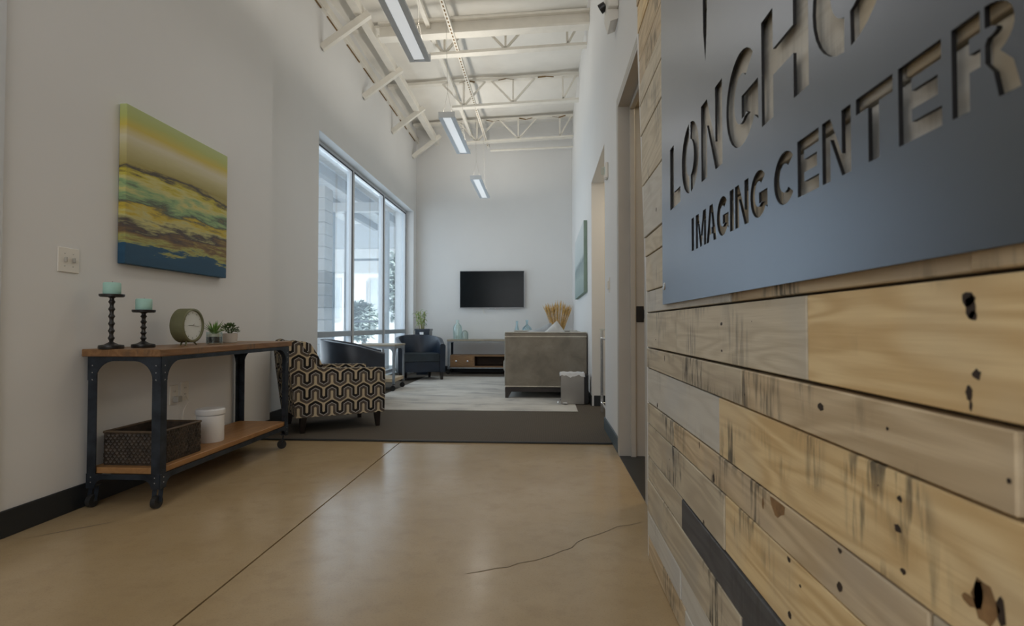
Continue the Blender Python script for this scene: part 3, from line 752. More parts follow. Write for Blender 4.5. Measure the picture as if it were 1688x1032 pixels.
for sx in (-1, 1):     # long aprons
    for zt, h, r in ((.744, .022, .095), (.166, .026, .045)):
        xx = sx * (hw + .0015)
        obj('apron', arch_rail(B(), -hl, hl, zt, h, r, lambda a, b, d: (d, a, b), xx - .002, xx + .002, .042), iron, con)
for sy in (-1, 1):     # end aprons
    for zt, h, r in ((.744, .022, .095), (.166, .026, .045)):
        yy = sy * (hl + .0015)
        obj('end_apron', arch_rail(B(), -hw, hw, zt, h, r, lambda a, b, d: (a, d, b), yy - .002, yy + .002, .042), iron, con)

# things on the console
def candle_holder(x, y, h, n, label, clab):
    t = empty('candle_holder', (x, y, .782)); T(t, label, 'candle holder', 'black turned candle holders')
    prof = [(0, 0), (.052, 0), (.055, .005), (.053, .018), (.030, .022), (.016, .030)]
    z0, z1 = .035, h - .02
    for k in range(n):
        a = z0 + (z1 - z0) * k / n; b = z0 + (z1 - z0) * (k + 1) / n; m_ = (a + b) / 2
        prof += [(.0085, a), (.0098, a + (m_ - a) * .45), (.0135, a + (m_ - a) * .8), (.0148, m_), (.0135, b - (b - m_) * .8), (.0098, b - (b - m_) * .45)]
    prof += [(.010, z1), (.018, h - .014)]
    obj('stem', lathe(B(), prof + [(0, h - .014)], seg=20), M['black'], t, True)
    obj('dish', lathe(B(), [(0, h - .014), (.048, h - .014), (.053, h - .011), (.054, h), (0, h)], seg=24), M['black'], t, True)
    c = obj('pillar_candle', lathe(B(), [(0, 0), (.036, 0), (.038, .003), (.038, .053), (.034, .058), (.010, .055), (0, .0545)], seg=24), M['candle'], None, True, loc=(x, y, .782 + h))
    T(c, clab, 'candle', 'aqua pillar candles')
    obj('wick', cyl(B(), (0, 0, .054), (.001, 0, .064), .0012, None, 6), M['ink'], c)
candle_holder(-2.155, 2.597, .272, 6, 'taller black turned candle holder at the console end', 'aqua pillar candle on the taller black holder')
candle_holder(-2.105, 2.750, .198, 5, 'shorter black turned candle holder on the console', 'aqua pillar candle on the shorter black holder')
# clock facing the room
ck = empty('desk_clock', (-2.105, 3.10, .782)); T(ck, 'round olive green desk clock on small feet', 'clock')
cr_, zc_ = .100, .116
ax = Matrix.Rotation(R(90), 4, 'Y')
bm = lathe(B(), [(0, -.042), (cr_ - .006, -.042), (cr_, -.036), (cr_, .040), (cr_ - .004, .043), (cr_ - .012, .043), (cr_ - .014, .030), (0, .030)], seg=40); bm.transform(Matrix.Translation((0, 0, zc_)) @ ax)
obj('case', bm, M['olive'], ck, True)
bm = lathe(B(), [(0, .0305), (cr_ - .015, .0305), (cr_ - .015, .033), (0, .033)], seg=40); bm.transform(Matrix.Translation((0, 0, zc_)) @ ax)
dl = obj('dial', bm, M['dial'], ck)
bm = B()
for k in range(12):
    a = 2 * math.pi * k / 12; c_, s_ = math.cos(a), math.sin(a); bm = B()
    beam(bm, (.0335, .070 * s_, zc_ + .070 * c_), (.0335, .078 * s_, zc_ + .078 * c_), .0025, .0008)
    obj('hour_mark', bm, M['ink'], dl)
for a, l, w in ((-88, .036, .003), (95, .060, .002), (60, .02, .001)):
    obj('hand', beam(B(), (.0350, 0, zc_), (.0350, l * math.sin(R(a)), zc_ + l * math.cos(R(a))), w, .001), M['ink'], dl)
for s in (-1, 1):
    obj('foot', cyl(B(), (.018, s * .030, .024), (.026, s * .052, 0), .006, .004, 10), M['olive'], ck, True)
obj('foot', cyl(B(), (-.028, 0, .022), (-.040, 0, 0), .006, .004, 10), M['olive'], ck, True)
# succulent in a glass jar
def blade(bm, base, tip, w, droop=.0):
    base, tip = Vector(base), Vector(tip); d = tip - base; side = d.cross(Vector((0, 0, 1)))
    side = (side.normalized() if side.length > 1e-6 else Vector((1, 0, 0))) * w; th = side.cross(d).normalized() * w * .35
    m_ = base + d * .5 + Vector((0, 0, droop))
    A = [bm.verts.new(base + side * .8), bm.verts.new(base - th), bm.verts.new(base - side * .8), bm.verts.new(base + th)]
    C = [bm.verts.new(m_ + side), bm.verts.new(m_ - th), bm.verts.new(m_ - side), bm.verts.new(m_ + th)]
    t = bm.verts.new(tip)
    for i in range(4): bm.faces.new((A[i], A[(i + 1) % 4], C[(i + 1) % 4], C[i])); bm.faces.new((C[i], C[(i + 1) % 4], t))
    bm.faces.new(A[::-1])
su = empty('succulent', (-2.06, 3.295, .782)); T(su, 'spiky green succulent in a clear glass with dark pebbles', 'plant', 'small succulents on the console')
obj('glass_jar', lathe(B(), [(0, 0), (.043, 0), (.047, .006), (.047, .075), (.044, .075), (.044, .008), (0, .006)], seg=28), M['clear_glass'], su, True)
obj('pebbles', lathe(B(), [(0, .0085), (.043, .0085), (.0432, .044), (0, .046)], seg=24), M['pebble'], su, True)['kind'] = 'stuff'
obj('sand', lathe(B(), [(0, .0465), (.0428, .0465), (.042, .060), (0, .066)], seg=24), M['sand'], su, True)
for k in range(22):
    a = k * 2.4; e = .25 + .75 * (k / 22); l = .085 + .02 * rnd.random()
    bm = B(); blade(bm, (.006 * math.cos(a), .006 * math.sin(a), .062), (l * math.cos(a) * math.cos(e * 1.35), l * math.sin(a) * math.cos(e * 1.35), .062 + l * math.sin(e * 1.35) * 1.0), .006, .006)
    obj('leaf', bm, M['leaf'], su)
sv = empty('succulent', (-2.09, 3.515, .782)); T(sv, 'bushy dark green succulent in a beige pot', 'plant', 'small succulents on the console')
obj('pot', lathe(B(), [(0, 0), (.040, 0), (.044, .004), (.047, .062), (.043, .064), (.041, .055), (0, .053)], seg=28), M['pot'], sv, True)
for k in range(110):
    a = rnd.uniform(0, 2 * math.pi); el = rnd.uniform(-.2, 1.5); rr = rnd.uniform(.028, .046)
    p = Vector((rr * math.cos(a) * math.cos(el) * 1.15, rr * math.sin(a) * math.cos(el) * 1.15, .082 + rr * .95 * math.sin(el)))
    bm = B(); d = Vector((math.cos(a) * math.cos(el), math.sin(a) * math.cos(el), math.sin(el) + rnd.uniform(-.3, .4))).normalized()
    blade(bm, p, p + d * .018, .0065, 0); obj('leaf', bm, M['leaf_dark'], sv)
for k in range(8): obj('stem', tube(B(), [(0, 0, .05), (.02 * math.cos(k * .8), .02 * math.sin(k * .8), .080), (.034 * math.cos(k * .8), .034 * math.sin(k * .8), .100)], .003, 6), M['leaf_dark'], sv)

# wicker basket and canister on the lower shelf
bk = empty('wicker_basket', (-2.075, 2.805, .195)); T(bk, 'dark woven wicker basket on the console lower shelf', 'basket')
bw, bl, bh = .145, .165, .172
bm = B()
for a in ((-bw, -bw + .008, -bl, bl), (bw - .008, bw, -bl, bl), (-bw + .008, bw - .008, -bl, -bl + .008), (-bw + .008, bw - .008, bl - .008, bl)): box(bm, *a, 0, bh - .01)
box(bm, -bw + .008, bw - .008, -bl + .008, bl - .008, 0, .008)
obj('body', bm, M['wicker'], bk)
bm = B(); nr = 10
def lozenge(c, du, dn):
    c, du, dn = Vector(c), Vector(du), Vector(dn); up = Vector((0, 0, .0088))
    P = [bm.verts.new(c - du), bm.verts.new(c - du * .5 + up + dn * .7), bm.verts.new(c + du * .5 + up + dn * .7), bm.verts.new(c + du), bm.verts.new(c + du * .5 - up + dn * .7), bm.verts.new(c - du * .5 - up + dn * .7)]
    q = bm.verts.new(c + dn)
    for i in range(6): bm.faces.new((P[i], P[(i + 1) % 6], q))
for r_ in range(nr):
    z = .010 + (bh - .022) * (r_ + .5) / nr
    for s in (-1, 1):
        k = 16
        for i in range(k):
            u = -bl + 2 * bl * (i + .5 + (.5 if r_ % 2 else 0)) / k
            if u < bl: lozenge((s * bw, u, z + rnd.uniform(-.002, .002)), (0, .012, .002), (s * rnd.uniform(.006, .010), 0, 0))
        k = 13
        for i in range(k):
            u = -bw + 2 * bw * (i + .5 + (.5 if r_ % 2 else 0)) / k
            if u < bw: lozenge((u, s * bl, z + rnd.uniform(-.002, .002)), (.012, 0, .002), (0, s * rnd.uniform(.006, .010), 0))
o = obj('weave', bm, M['wicker'], bk); o['kind'] = 'stuff'
bm = B()
for a in ((-bw - .006, -bw + .010, -bl - .006, bl + .006), (bw - .010, bw + .006, -bl - .006, bl + .006), (-bw + .010, bw - .010, -bl - .006, -bl + .010), (-bw + .010, bw - .010, bl - .010, bl + .006)): box(bm, *a, bh - .012, bh, .004)
obj('rim', bm, M['wicker_rim'], bk)
cn = empty('canister', (-2.035, 3.225, .195)); T(cn, 'white lidded canister beside the wicker basket', 'canister')
obj('body', lathe(B(), [(0, 0), (.074, 0), (.076, .004), (.076, .158), (.070, .160), (0, .160)], seg=32), M['plastic_white'], cn, True)
obj('lid', lathe(B(), [(0, .1605), (.066, .1605), (.066, .165), (.080, .165), (.082, .169), (.081, .192), (.074, .199), (0, .201)], seg=32), M['plastic_white'], cn, True)
# canvas on the left wall
cv = obj('canvas', box(B(), 0, .042, -.468, .468, 0, .865, .003), M['canvas'], None, loc=(XL + .003, 3.255, 1.231))
cv.name = 'canvas_painting'; T(cv, 'abstract canvas in yellow, green and deep blue on the left wall', 'painting')
# switch plates and outlets
def plate_on_wall(name, x, y, z, w, h, sgn, label, cat, kind):
    """sgn: +1 faces +x (left wall), -1 faces -x"""
    t = empty(name, (x, y, z)); T(t, label, cat)
    a, b = (0, .006) if sgn > 0 else (-.006, 0)
    obj('cover', box(B(), a, b, -w / 2, w / 2, -h / 2, h / 2, .002), M['plastic'], t)
    f = sgn * .006; f2 = f + sgn * .012
    if kind == 'double':
        for s in (-1, 1): obj('toggle', box(B(), min(f, f2), max(f, f2), s * .023 - .005, s * .023 + .005, -.011, .013, .002), M['frame_grey'], t)
        bm = B()
        for s in (-1, 1):
            for q in (-.030, .030): cyl(bm, (f, s * .023, q), (f + sgn * .0012, s * .023, q), .003, None, 8)
        obj('screw', bm, M['frame_grey'], t)
    if kind == 'outlet':
        for q in (-.020, .020):
            f3 = f + sgn * .003
            so = obj('socket', box(B(), min(f, f3), max(f, f3), -.016, .016, q - .014, q + .014, .002), M['plastic'], t)
            f4 = f3 + sgn * .0006
            bm = B()
            for s in (-.006, .006): box(bm, min(f3, f4), max(f3, f4), s - .001, s + .001, q - .004, q + .006)
            obj('slot', bm, M['ink'], so)
    if kind == 'rocker':
        obj('rocker', box(B(), min(f, f2), max(f, f2), -.017, .017, -.033, .033, .003), M['plastic'], t)
    return t
plate_on_wall('light_switch', XL, 2.488, 1.212, .118, .118, 1, 'cream double toggle switch plate on the left wall', 'switch', 'double')
ot = plate_on_wall('wall_outlet', XL, 3.25, .470, .074, .118, 1, 'outlet under the console with a plug adapter in it', 'outlet', 'outlet')
obj('plug_adapter', box(B(), .0095, .045, -.020, .024, -.045, -.008, .004), M['frame_grey'], ot)
plate_on_wall('wall_outlet', XL, 3.35, .482, .074, .118, 1, 'plain outlet under the console, beside the one with the adapter', 'outlet', 'outlet')
plate_on_wall('light_switch', XR, 4.42, 1.222, .075, .118, -1, 'white rocker switch on the right wall beyond the door', 'switch', 'rocker')
c_ = obj('power_cord', tube(B(), [(XL + .012, 3.350, .452), (XL + .035, 3.345, .42), (XL + .02, 3.320, .36), (XL + .015, 3.310, .22), (XL + .02, 3.320, .02)], .003, 6), M['plastic']); T(c_, 'thin white cord hanging from the plain outlet', 'cord')

# fire strobe and emergency light on the right wall
sb = empty('alarm_strobe', (XR, 4.52, 2.17)); T(sb, 'cream fire alarm strobe on the right wall above the switch', 'alarm')
obj('base', box(B(), -.022, 0, -.045, .045, -.065, .065, .005), M['plastic'], sb)
obj('lens', box(B(), -.052, -.022, -.022, .022, -.028, .034, .008, 2), M['clear_glass'], sb)
obj('horn', cyl(B(), (-.022, 0, -.045), (-.030, 0, -.045), .014, .012, 14), M['plastic'], sb)
el = empty('emergency_light', (XR, 3.93, 3.20)); T(el, 'cream emergency light high on the right wall', 'emergency light')
obj('housing', box(B(), -.075, 0, -.13, .13, -.07, .16, .012, 2), M['plastic'], el)
obj('cover', prism(B(), [(-.078, -.07), (0, -.07), (0, -.135), (-.055, -.155)], lambda a, b, d: (a, d, b), -.09, .09), M['plastic'], el)
bm = cyl(B(), (-.075, .03, .03), (-.112, .05, .01), .030, .036, 16)
hd = obj('lamp_head', bm, M['black'], el, True)
obj('lens', cyl(B(), (-.112, .05, .01), (-.114, .051, .009), .030, None, 16), M['clear_glass'], hd)
# pale painting on the right wall
bm = box(B(), -.045, 0, -.95, .95, 0, .88, .003)
pc = obj('canvas_painting', bm, [M['pale_canvas'], M['canvas_side']], None, loc=(XR - .002, 7.62, 1.30)); T(pc, 'pale grey landscape canvas on the right wall above the sofa', 'painting')
for p in pc.data.polygons:
    if abs(p.normal.x) < .7: p.material_index = 1

# ------------------------------------------------------------------ patterned armchair
ac = empty('armchair', (-1.48 - .05, 4.85, .010), 0); T(ac, 'armchair in cream and black hexagonal wave fabric by the console', 'armchair')
# local axes: +x the way it faces, y across; the near side is y = 0, the far side y = WW; origin at the near front leg
th = R(36.7); fx, fy = math.cos(th), math.sin(th)
ac.location = (-1.48, 4.761, .010); ac.rotation_euler = (0, 0, th)
WW = .585; y_n, y_f = -.035, WW + .005
side = [(.055, .128), (.060, .30), (.062, .515), (-.515, .532), (-.555, .60), (-.61, .68), (-.665, .75), (-.70, .768), (-.735, .757), (-.755, .71), (-.735, .50), (-.685, .135)]
def armside(y0, y1, nm):
    bm = prism(B(), side, lambda a, b, d: (a, d, b), y0, y1); bevel_all(bm, .014, 2, 25)
    o = boxuv(obj(nm, bm, M['wave'], ac, True)); return o
armside(y_n, y_n + .095, 'arm'); armside(y_f - .095, y_f, 'arm')
def slab(nm, poly, y0, y1, bev, mat='wave'):
    bm = prism(B(), poly, lambda a, b, d: (a, d, b), y0, y1); bevel_all(bm, bev, 3, 25); return boxuv(obj(nm, bm, M[mat], ac, True))
slab('backrest', [(-.52, .14), (-.68, .14), (-.750, .71), (-.732, .745), (-.695, .758), (-.650, .742), (-.60, .675)], y_n + .0955, y_f - .0955, .02)
slab('seat_base', [(.050, .130), (.052, .33), (-.51, .33), (-.51, .130)], y_n + .0955, y_f - .0955, .012)
slab('seat_cushion', [(.060, .335), (.062, .465), (-.47, .455), (-.47, .335)], y_n + .102, y_f - .102, .035)
slab('back_cushion', [(-.46, .462), (-.45, .54), (-.50, .65), (-.555, .735), (-.60, .752), (-.63, .735), (-.60, .62), (-.53, .47)], y_n + .105, y_f - .105, .035)
for (lx, ly) in ((.005, .02), (.005, WW - .05), (-.62, .02), (-.62, WW - .05)):
    bm = B(); s = -1 if lx > -.3 else 1
    A = [bm.verts.new((lx + a * .026, ly + b * .026, .132)) for a, b in ((-1, -1), (1, -1), (1, 1), (-1, 1))]; C = [bm.verts.new((lx + a * .015 - s * .008, ly + b * .015, 0)) for a, b in ((-1, -1), (1, -1), (1, 1), (-1, 1))]
    for i in range(4): bm.faces.new((A[i], A[(i + 1) % 4], C[(i + 1) % 4], C[i]))
    bm.faces.new(A); bm.faces.new(C[::-1]); obj('leg', bm, M['dark_leg'], ac)

# ------------------------------------------------------------------ navy tub chairs
def tub_chair():
    """faces +x, origin on the floor under its middle"""
    t = empty('tub_chair'); T(t, 'navy', 'armchair', 'navy leather tub chairs')
    Ro, th_ = .375, .085; n = 40; path = []
    for i in range(n + 1):
        s = i / n
        if s < .22: a = s / .22; p = (.28 - .30 * a, -1.0); ang = -90; x, y = .28 - .30 * a, -Ro; nx_, ny_ = 0, -1
        elif s > .78: a = (s - .78) / .22; x, y = -.02 + .30 * a, Ro; nx_, ny_ = 0, 1
        else:
            a = (s - .22) / .56; ang = R(-90 - 180 * a); nx_, ny_ = math.cos(ang), math.sin(ang); x, y = -.02 + (Ro - .0) * nx_, Ro * ny_
        path.append((x, y, nx_, ny_, s))
    bm = B(); rings = []
    for x, y, nx_, ny_, s in path:
        top = .580 + .145 * math.sin(math.pi * s) ** 1.3
        b = .035 * math.sin(math.pi * s)            # the back leans outward at the top
        sec = [(0, .125), (.004, .30), (.008 + b * .6, top - .03), (b - .01, top - .006), (b - .03, top), (b - th_ + .02, top), (b - th_ + .004, top - .02), (b * .4 - th_, .40), (-th_, .125)]
        rings.append([bm.verts.new((x + nx_ * d, y + ny_ * d, z)) for d, z in sec])
    for A, C in zip(rings, rings[1:]):
        for k in range(len(A)): bm.faces.new((A[k], A[(k + 1) % len(A)], C[(k + 1) % len(A)], C[k]))
    bm.faces.new(rings[0][::-1]); bm.faces.new(rings[-1])
    obj('shell', bm, M['leather'], t, True)
    def dshape(x1, ry, z0, z1, nm, m, bev):
        pts = [(x1, -ry)] + [(-.02 + ry * math.cos(R(a)) * .98, ry * math.sin(R(a))) for a in range(-90, -271, -15)] + [(x1, ry)]
        bm = prism(B(), pts, lambda a, b, d: (a, b, d), z0, z1); bevel_all(bm, bev, 3, 40); obj(nm, bm, M[m], t, True)
    dshape(.265, Ro - th_ - .004, .13, .295, 'seat_base', 'leather', .012)
    dshape(.285, Ro - th_ - .010, .300, .425, 'seat_cushion', 'leather_seat', .035)
    for lx, ly in ((.23, -.33), (.23, .33), (-.18, -.20), (-.18, .20)):
        bm = B(); A = [bm.verts.new((lx + a * .028, ly + b * .028, .128)) for a, b in ((-1, -1), (1, -1), (1, 1), (-1, 1))]; C = [bm.verts.new((lx + a * .018, ly + b * .018, 0)) for a, b in ((-1, -1), (1, -1), (1, 1), (-1, 1))]
        for i in range(4): bm.faces.new((A[i], A[(i + 1) % 4], C[(i + 1) % 4], C[i]))
        bm.faces.new(A); bm.faces.new(C[::-1]); obj('leg', bm, M['dark_leg'], t)
    return t
t1 = tub_chair(); t1.location = (-2.17, 6.25, .015); t1.rotation_euler = (0, 0, R(20)); t1['label'] = 'navy leather tub chair seen side-on behind the patterned armchair'
t2 = dup(t1, (-2.07, 8.93, .015), R(-68)); t2['label'] = 'navy leather tub chair by the potted plant, its seat showing'

# side table between the tub chairs
sd = empty('side_table', (-2.28, 7.48, .015)); T(sd, 'small grey iron side table on wheels between the tub chairs', 'table')
hw, hl = .27, .26
obj('tabletop', box(B(), -hw - .01, hw + .01, -hl - .01, hl + .01, .60, .625, .003), M['stand_top'], sd)
for sx in (-1, 1):
    for sy in (-1, 1):
        x, y = sx * hw, sy * hl; bm = B()
        box(bm, min(x, x - sx * .03), max(x, x - sx * .03), min(y, y - sy * .004), max(y, y - sy * .004), .09, .598)
        box(bm, min(x, x - sx * .004), max(x, x - sx * .004), min(y - sy * .004, y - sy * .03), max(y - sy * .004, y - sy * .03), .09, .598)
        obj('leg', bm, M['pale_iron'], sd); caster(sd, x - sx * .015, y - sy * .015, .036, .095, M['iron'], R(20))
    obj('end_apron', arch_rail(B(), -hl, hl, .598, .03, .09, lambda a, b, d: (d, a, b), sx * (hw + .002) - .002, sx * (hw + .002) + .002), M['pale_iron'], sd)
for sy in (-1, 1): obj('apron', arch_rail(B(), -hw, hw, .598, .03, .06, lambda a, b, d: (a, d, b), sy * (hl + .002) - .002, sy * (hl + .002) + .002), M['pale_iron'], sd)
obj('lower_shelf', box(B(), -hw + .006, hw - .006, -hl + .006, hl - .006, .12, .165, .003), M['wood_block'], sd)

# ------------------------------------------------------------------ rug and sofa
bm = box(B(), -2.05, .34, 5.66, 9.35, .010, .0145, .001)
T(obj('area_rug', bm, M['rug']), 'large faded pale grey rug on the dark carpet', 'rug')
sf = empty('sofa', (0.01, 7.72, .015)); T(sf, 'taupe velvet sofa with nailhead trim, its arm end to us', 'sofa')
X0, X1 = -.50, .50; Y0, Y1 = -1.08, 1.08
def sbox(nm, a, m, bev, seg=3, lab=None): 
    o = obj(nm, box(B(), *a, bev, seg), M[m], sf, True)
    if lab: o['label'] = lab
    return o
sbox('arm', (X0, X1, Y0, Y0 + .14, .125, .795), 'sofa', .02); sbox('arm', (X0, X1, Y1 - .14, Y1, .125, .795), 'sofa', .02)
sbox('backrest', (X1 - .12, X1, Y0 + .141, Y1 - .141, .125, .795), 'sofa', .02)
sbox('seat_base', (X0 + .02, X1 - .121, Y0 + .141, Y1 - .141, .125, .30), 'sofa', .012)
for s in (0, 1): sbox('seat_cushion', (X0 - .028, X1 - .125, Y0 + .145 + s * .937, Y0 + .145 + .933 + s * .937, .302, .46), 'sofa', .04)
for yy in (Y0, Y1 - .14):
    for q in (.004, .136): obj('piping', tube(B(), [(X0 + .004, yy + q, .796), (X1 - .004, yy + q, .796)], .007, 8), M['sofa_piping'], sf, True)
bm = B()
nn = 60
for z in (.745, .142):
    for i in range(nn):
        x = X0 + .012 + (X1 - X0 - .024) * i / (nn - 1)
        lathe_c = (x, Y0 - .001, z); cyl(bm, (x, Y0 + .001, z), (x, Y0 - .006, z), .0095, .005, 6)
for i in range(36): z = .15 + .6 * i / 36; cyl(bm, (X0 + .002, Y0 + .07, z), (X0 - .005, Y0 + .07, z), .006, .003, 6)
o = obj('nailheads', bm, M['nail'], sf); o['kind'] = 'stuff'; o['label'] = 'pale nailhead trim'
bm = B(); box(bm, X0 + .006, X1 - .006, Y0 + .006, Y0 + .04, .075, .124); box(bm, X0 + .006, X0 + .04, Y0 + .04, Y1 - .04, .075, .124); box(bm, X0 + .006, X1 - .006, Y1 - .04, Y1 - .006, .075, .124); box(bm, X1 - .04, X1 - .006, Y0 + .04, Y1 - .04, .075, .124)
obj('base_rail', bm, M['dark_leg'], sf)
for sx, x in ((-1, X0), (1, X1)):
    for sy, y in ((-1, Y0), (1, Y1)):
        bm = B()
        prism(bm, [(x - sx * .008, .075), (x - sx * .085, .075), (x - sx * .045, 0), (x - sx * .008, 0)], lambda a, b, d: (a, d, b), y - sy * .008, y - sy * .07); obj('leg', bm, M['dark_leg'], sf)
def pillow(x, y, z, w, t, rot, m, lab):
    o = obj('throw_pillow', pillow_mesh(w, w, t), M[m], None, True, loc=(x, y, z), rot=rot); T(o, lab, 'pillow', 'pillows on the sofa')
pillow(-.02, 7.23, .705, .36, .11, (R(-8), R(-20), R(4)), 'pillow', 'grey linen pillow behind the white one on the sofa')
pillow(.13, 7.03, .722, .34, .11, (R(-10), R(-40), R(-6)), 'pillow_white', 'white pillow tilted on its corner behind the sofa arm')

# waste bin
tb = empty('trash_can', (.325, 6.26, .015)); T(tb, 'small stainless steel waste bin beside the sofa end', 'bin')
bm = B(); bx0, bx1, by, bhh = -.145, .115, .10, .335
box(bm, bx0, bx1, -by, -by + .006, 0, bhh, .002)
o = obj('front_panel', bm, M['steel'], tb)
bm = B(); box(bm, bx0 + .004, bx0 + .010, -by + .0065, by, 0, bhh - .004); box(bm, bx1 - .004, bx1 + .05, -by + .03, by, 0, bhh - .012, .004); box(bm, bx0 + .010, bx1 - .004, by - .006, by, 0, bhh - .004); box(bm, bx0 + .010, bx1 - .004, -by + .0065, by - .006, 0, .012)
obj('body', bm, M['black'], tb)
bm = B()
N = 48; r0, r1, r2 = [], [], []
def rect(t):
    p = 4 * t; hx, hy = (bx1 - bx0) / 2 + .004, by + .004; cx_ = (bx0 + bx1) / 2
    if p < 1: return (cx_ - hx + 2 * hx * p, -hy)
    if p < 2: return (cx_ + hx, -hy + 2 * hy * (p - 1))
    if p < 3: return (cx_ + hx - 2 * hx * (p - 2), hy)
    return (cx_ - hx, hy - 2 * hy * (p - 3))
for i in range(N):
    x, y = rect(i / N); cx_ = (bx0 + bx1) / 2
    r0.append(bm.verts.new((x + (x - cx_) * .05, y * 1.06, bhh - .022 + .012 * math.sin(i * .9) + .007 * math.sin(i * 2.3)))); r1.append(bm.verts.new((x, y, bhh + .012 + .004 * math.sin(i * 1.7)))); r2.append(bm.verts.new((cx_ + (x - cx_) * .86, y * .86, bhh - .01)))
for i in range(N):
    j = (i + 1) % N; bm.faces.new((r0[i], r0[j], r1[j], r1[i])); bm.faces.new((r1[i], r1[j], r2[j], r2[i]))
obj('liner', bm, M['liner'], tb, True)
obj('pedal', box(B(), bx0 + .02, bx0 + .07, -by - .035, -by - .001, .008, .02, .003), M['chrome'], tb)
bm = tube(B(), [(bx0 - .004, -by + .02, .05), (bx0 - .03, -by - .01, .03), (bx0 - .034, -by - .02, .012)], .006, 8)
obj('pedal_arm', bm, M['chrome'], tb)

# ------------------------------------------------------------------ television and stand
tv = empty('television', (-.992, YB - .045, 1.22)); T(tv, 'flat black television mounted on the back wall', 'television')
obj('back_case', box(B(), -.57, .57, .0, .044, .04, .66, .008), M['tv_frame'], tv)
bm = B(); box(bm, -.612, .612, -.018, 0, .0, .012, .003); box(bm, -.612, .612, -.018, 0, .696, .704, .002); box(bm, -.612, -.604, -.018, 0, .012, .696); box(bm, .604, .612, -.018, 0, .012, .696)
obj('bezel', bm, M['tv_edge'], tv)
obj('screen', box(B(), -.604, .604, -.014, 0, .012, .696), M['screen'], tv)
obj('sensor', box(B(), -.05, .05, -.016, -.002, -.012, .0, .003), M['tv_edge'], tv)
obj('cable', tube(B(), [(-.18, .02, .03), (-.17, .02, -.03), (-.165, .025, -.07), (-.14, .03, -.105)], .006, 8), M['plastic'], tv)

ts = empty('tv_stand', (-.98, 10.02, .010)); T(ts, 'low industrial media stand with drawers under the television', 'tv stand')
hw, hl = .78, .20
obj('tabletop', box(B(), -hw - .01, hw + .01, -hl - .01, hl + .01, .595, .63, .003), M['stand_top'], ts)
for sx in (-1, 1):
    for sy in (-1, 1):
        x, y = sx * hw, sy * hl; bm = B()
        box(bm, min(x, x - sx * .04), max(x, x - sx * .04), min(y, y - sy * .005), max(y, y - sy * .005), .09, .594)
        box(bm, min(x, x - sx * .005), max(x, x - sx * .005), min(y - sy * .005, y - sy * .04), max(y - sy * .005, y - sy * .04), .09, .594)
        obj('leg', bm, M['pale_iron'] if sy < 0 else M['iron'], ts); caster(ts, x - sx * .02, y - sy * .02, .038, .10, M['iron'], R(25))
    obj('end_apron', arch_rail(B(), -hl, hl, .594, .015, .06, lambda a, b, d: (d, a, b), sx * (hw + .002) - .002, sx * (hw + .002) + .002), M['pale_iron'], ts)
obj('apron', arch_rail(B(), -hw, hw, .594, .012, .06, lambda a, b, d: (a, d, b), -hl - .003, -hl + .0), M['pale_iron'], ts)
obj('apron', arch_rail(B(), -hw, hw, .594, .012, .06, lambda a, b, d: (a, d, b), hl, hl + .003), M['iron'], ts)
bm = B(); a0, a1 = -hw + .046, hw - .046
box(bm, a0, a1, -hl + .006, hl - .006, .325, .345); box(bm, a0, a1, -hl + .006, hl - .006, .125, .145); box(bm, a0, a0 + .018, -hl + .006, hl - .006, .145, .325); box(bm, a1 - .018, a1, -hl + .006, hl - .006, .145, .325)
for x in (-.30, .30): box(bm, x - .01, x + .01, -hl + .006, hl - .006, .145, .325)
obj('shelf_box', bm, M['stand_wood'], ts)
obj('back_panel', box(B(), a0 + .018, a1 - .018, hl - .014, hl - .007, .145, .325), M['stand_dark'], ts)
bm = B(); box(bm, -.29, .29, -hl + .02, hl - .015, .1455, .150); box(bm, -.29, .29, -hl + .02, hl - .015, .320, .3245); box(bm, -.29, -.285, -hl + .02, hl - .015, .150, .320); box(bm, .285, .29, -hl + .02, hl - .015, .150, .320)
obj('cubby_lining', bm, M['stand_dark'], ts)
obj('front_rail', box(B(), -hw + .005, hw - .005, -hl + .0, -hl + .005, .105, .125), M['pale_iron'], ts)
for s, x0, x1 in ((-1, a0 + .021, -.313), (1, .313, a1 - .021)):
    d = obj('drawer', box(B(), x0, x1, -hl + .004, hl - .02, .148, .322, .003), M['stand_wood'], ts)
    for q in (.24, .76):
        x = x0 + (x1 - x0) * q
        bm = lathe(B(), [(0, 0), (.008, 0), (.008, .012), (.017, .017), (.017, .024), (.010, .029), (0, .030)], seg=14); bm.transform(Matrix.Translation((x, -hl + .004, .235)) @ Matrix.Rotation(R(90), 4, 'X'))
        obj('knob', bm, M['chrome'], d, True)
ZS = .640
def bottle(nm, x, y, prof, m, lab, cat, grp=None, s=1, sz=1):
    o = obj(nm, lathe(B(), [(r * s, z * sz) for r, z in prof], seg=24), M[m], None, True, loc=(x, y, ZS)); T(o, lab, cat, grp); return o
jug = [(0, 0), (.070, 0), (.082, .01), (.084, .20), (.074, .25), (.035, .29), (.026, .31), (.026, .335), (.032, .34), (.032, .352), (.026, .352), (.022, .31), (.030, .288), (.070, .245), (.080, .20), (.078, .012), (0, .006)]
bottle('glass_jug', -1.605, 10.0, jug, 'green_glass', 'tall clear green glass jug on the media stand', 'bottle')
cl = bottle('glass_cloche', -1.455, 9.90, [(.062, 0), (.064, .002), (.064, .10), (.050, .145), (.020, .166), (0, .168), (0, .164), (.018, .162), (.047, .142), (.061, .10), (.061, 0)], 'clear_glass', 'short clear glass dome beside the tall jug', 'glass jar')
pear = [(0, 0), (.050, 0), (.066, .02), (.070, .06), (.045, .12), (.024, .16), (.020, .20), (.026, .22), (.022, .222), (.016, .20), (.020, .158), (.040, .118), (.066, .06), (.060, .02), (0, .006)]
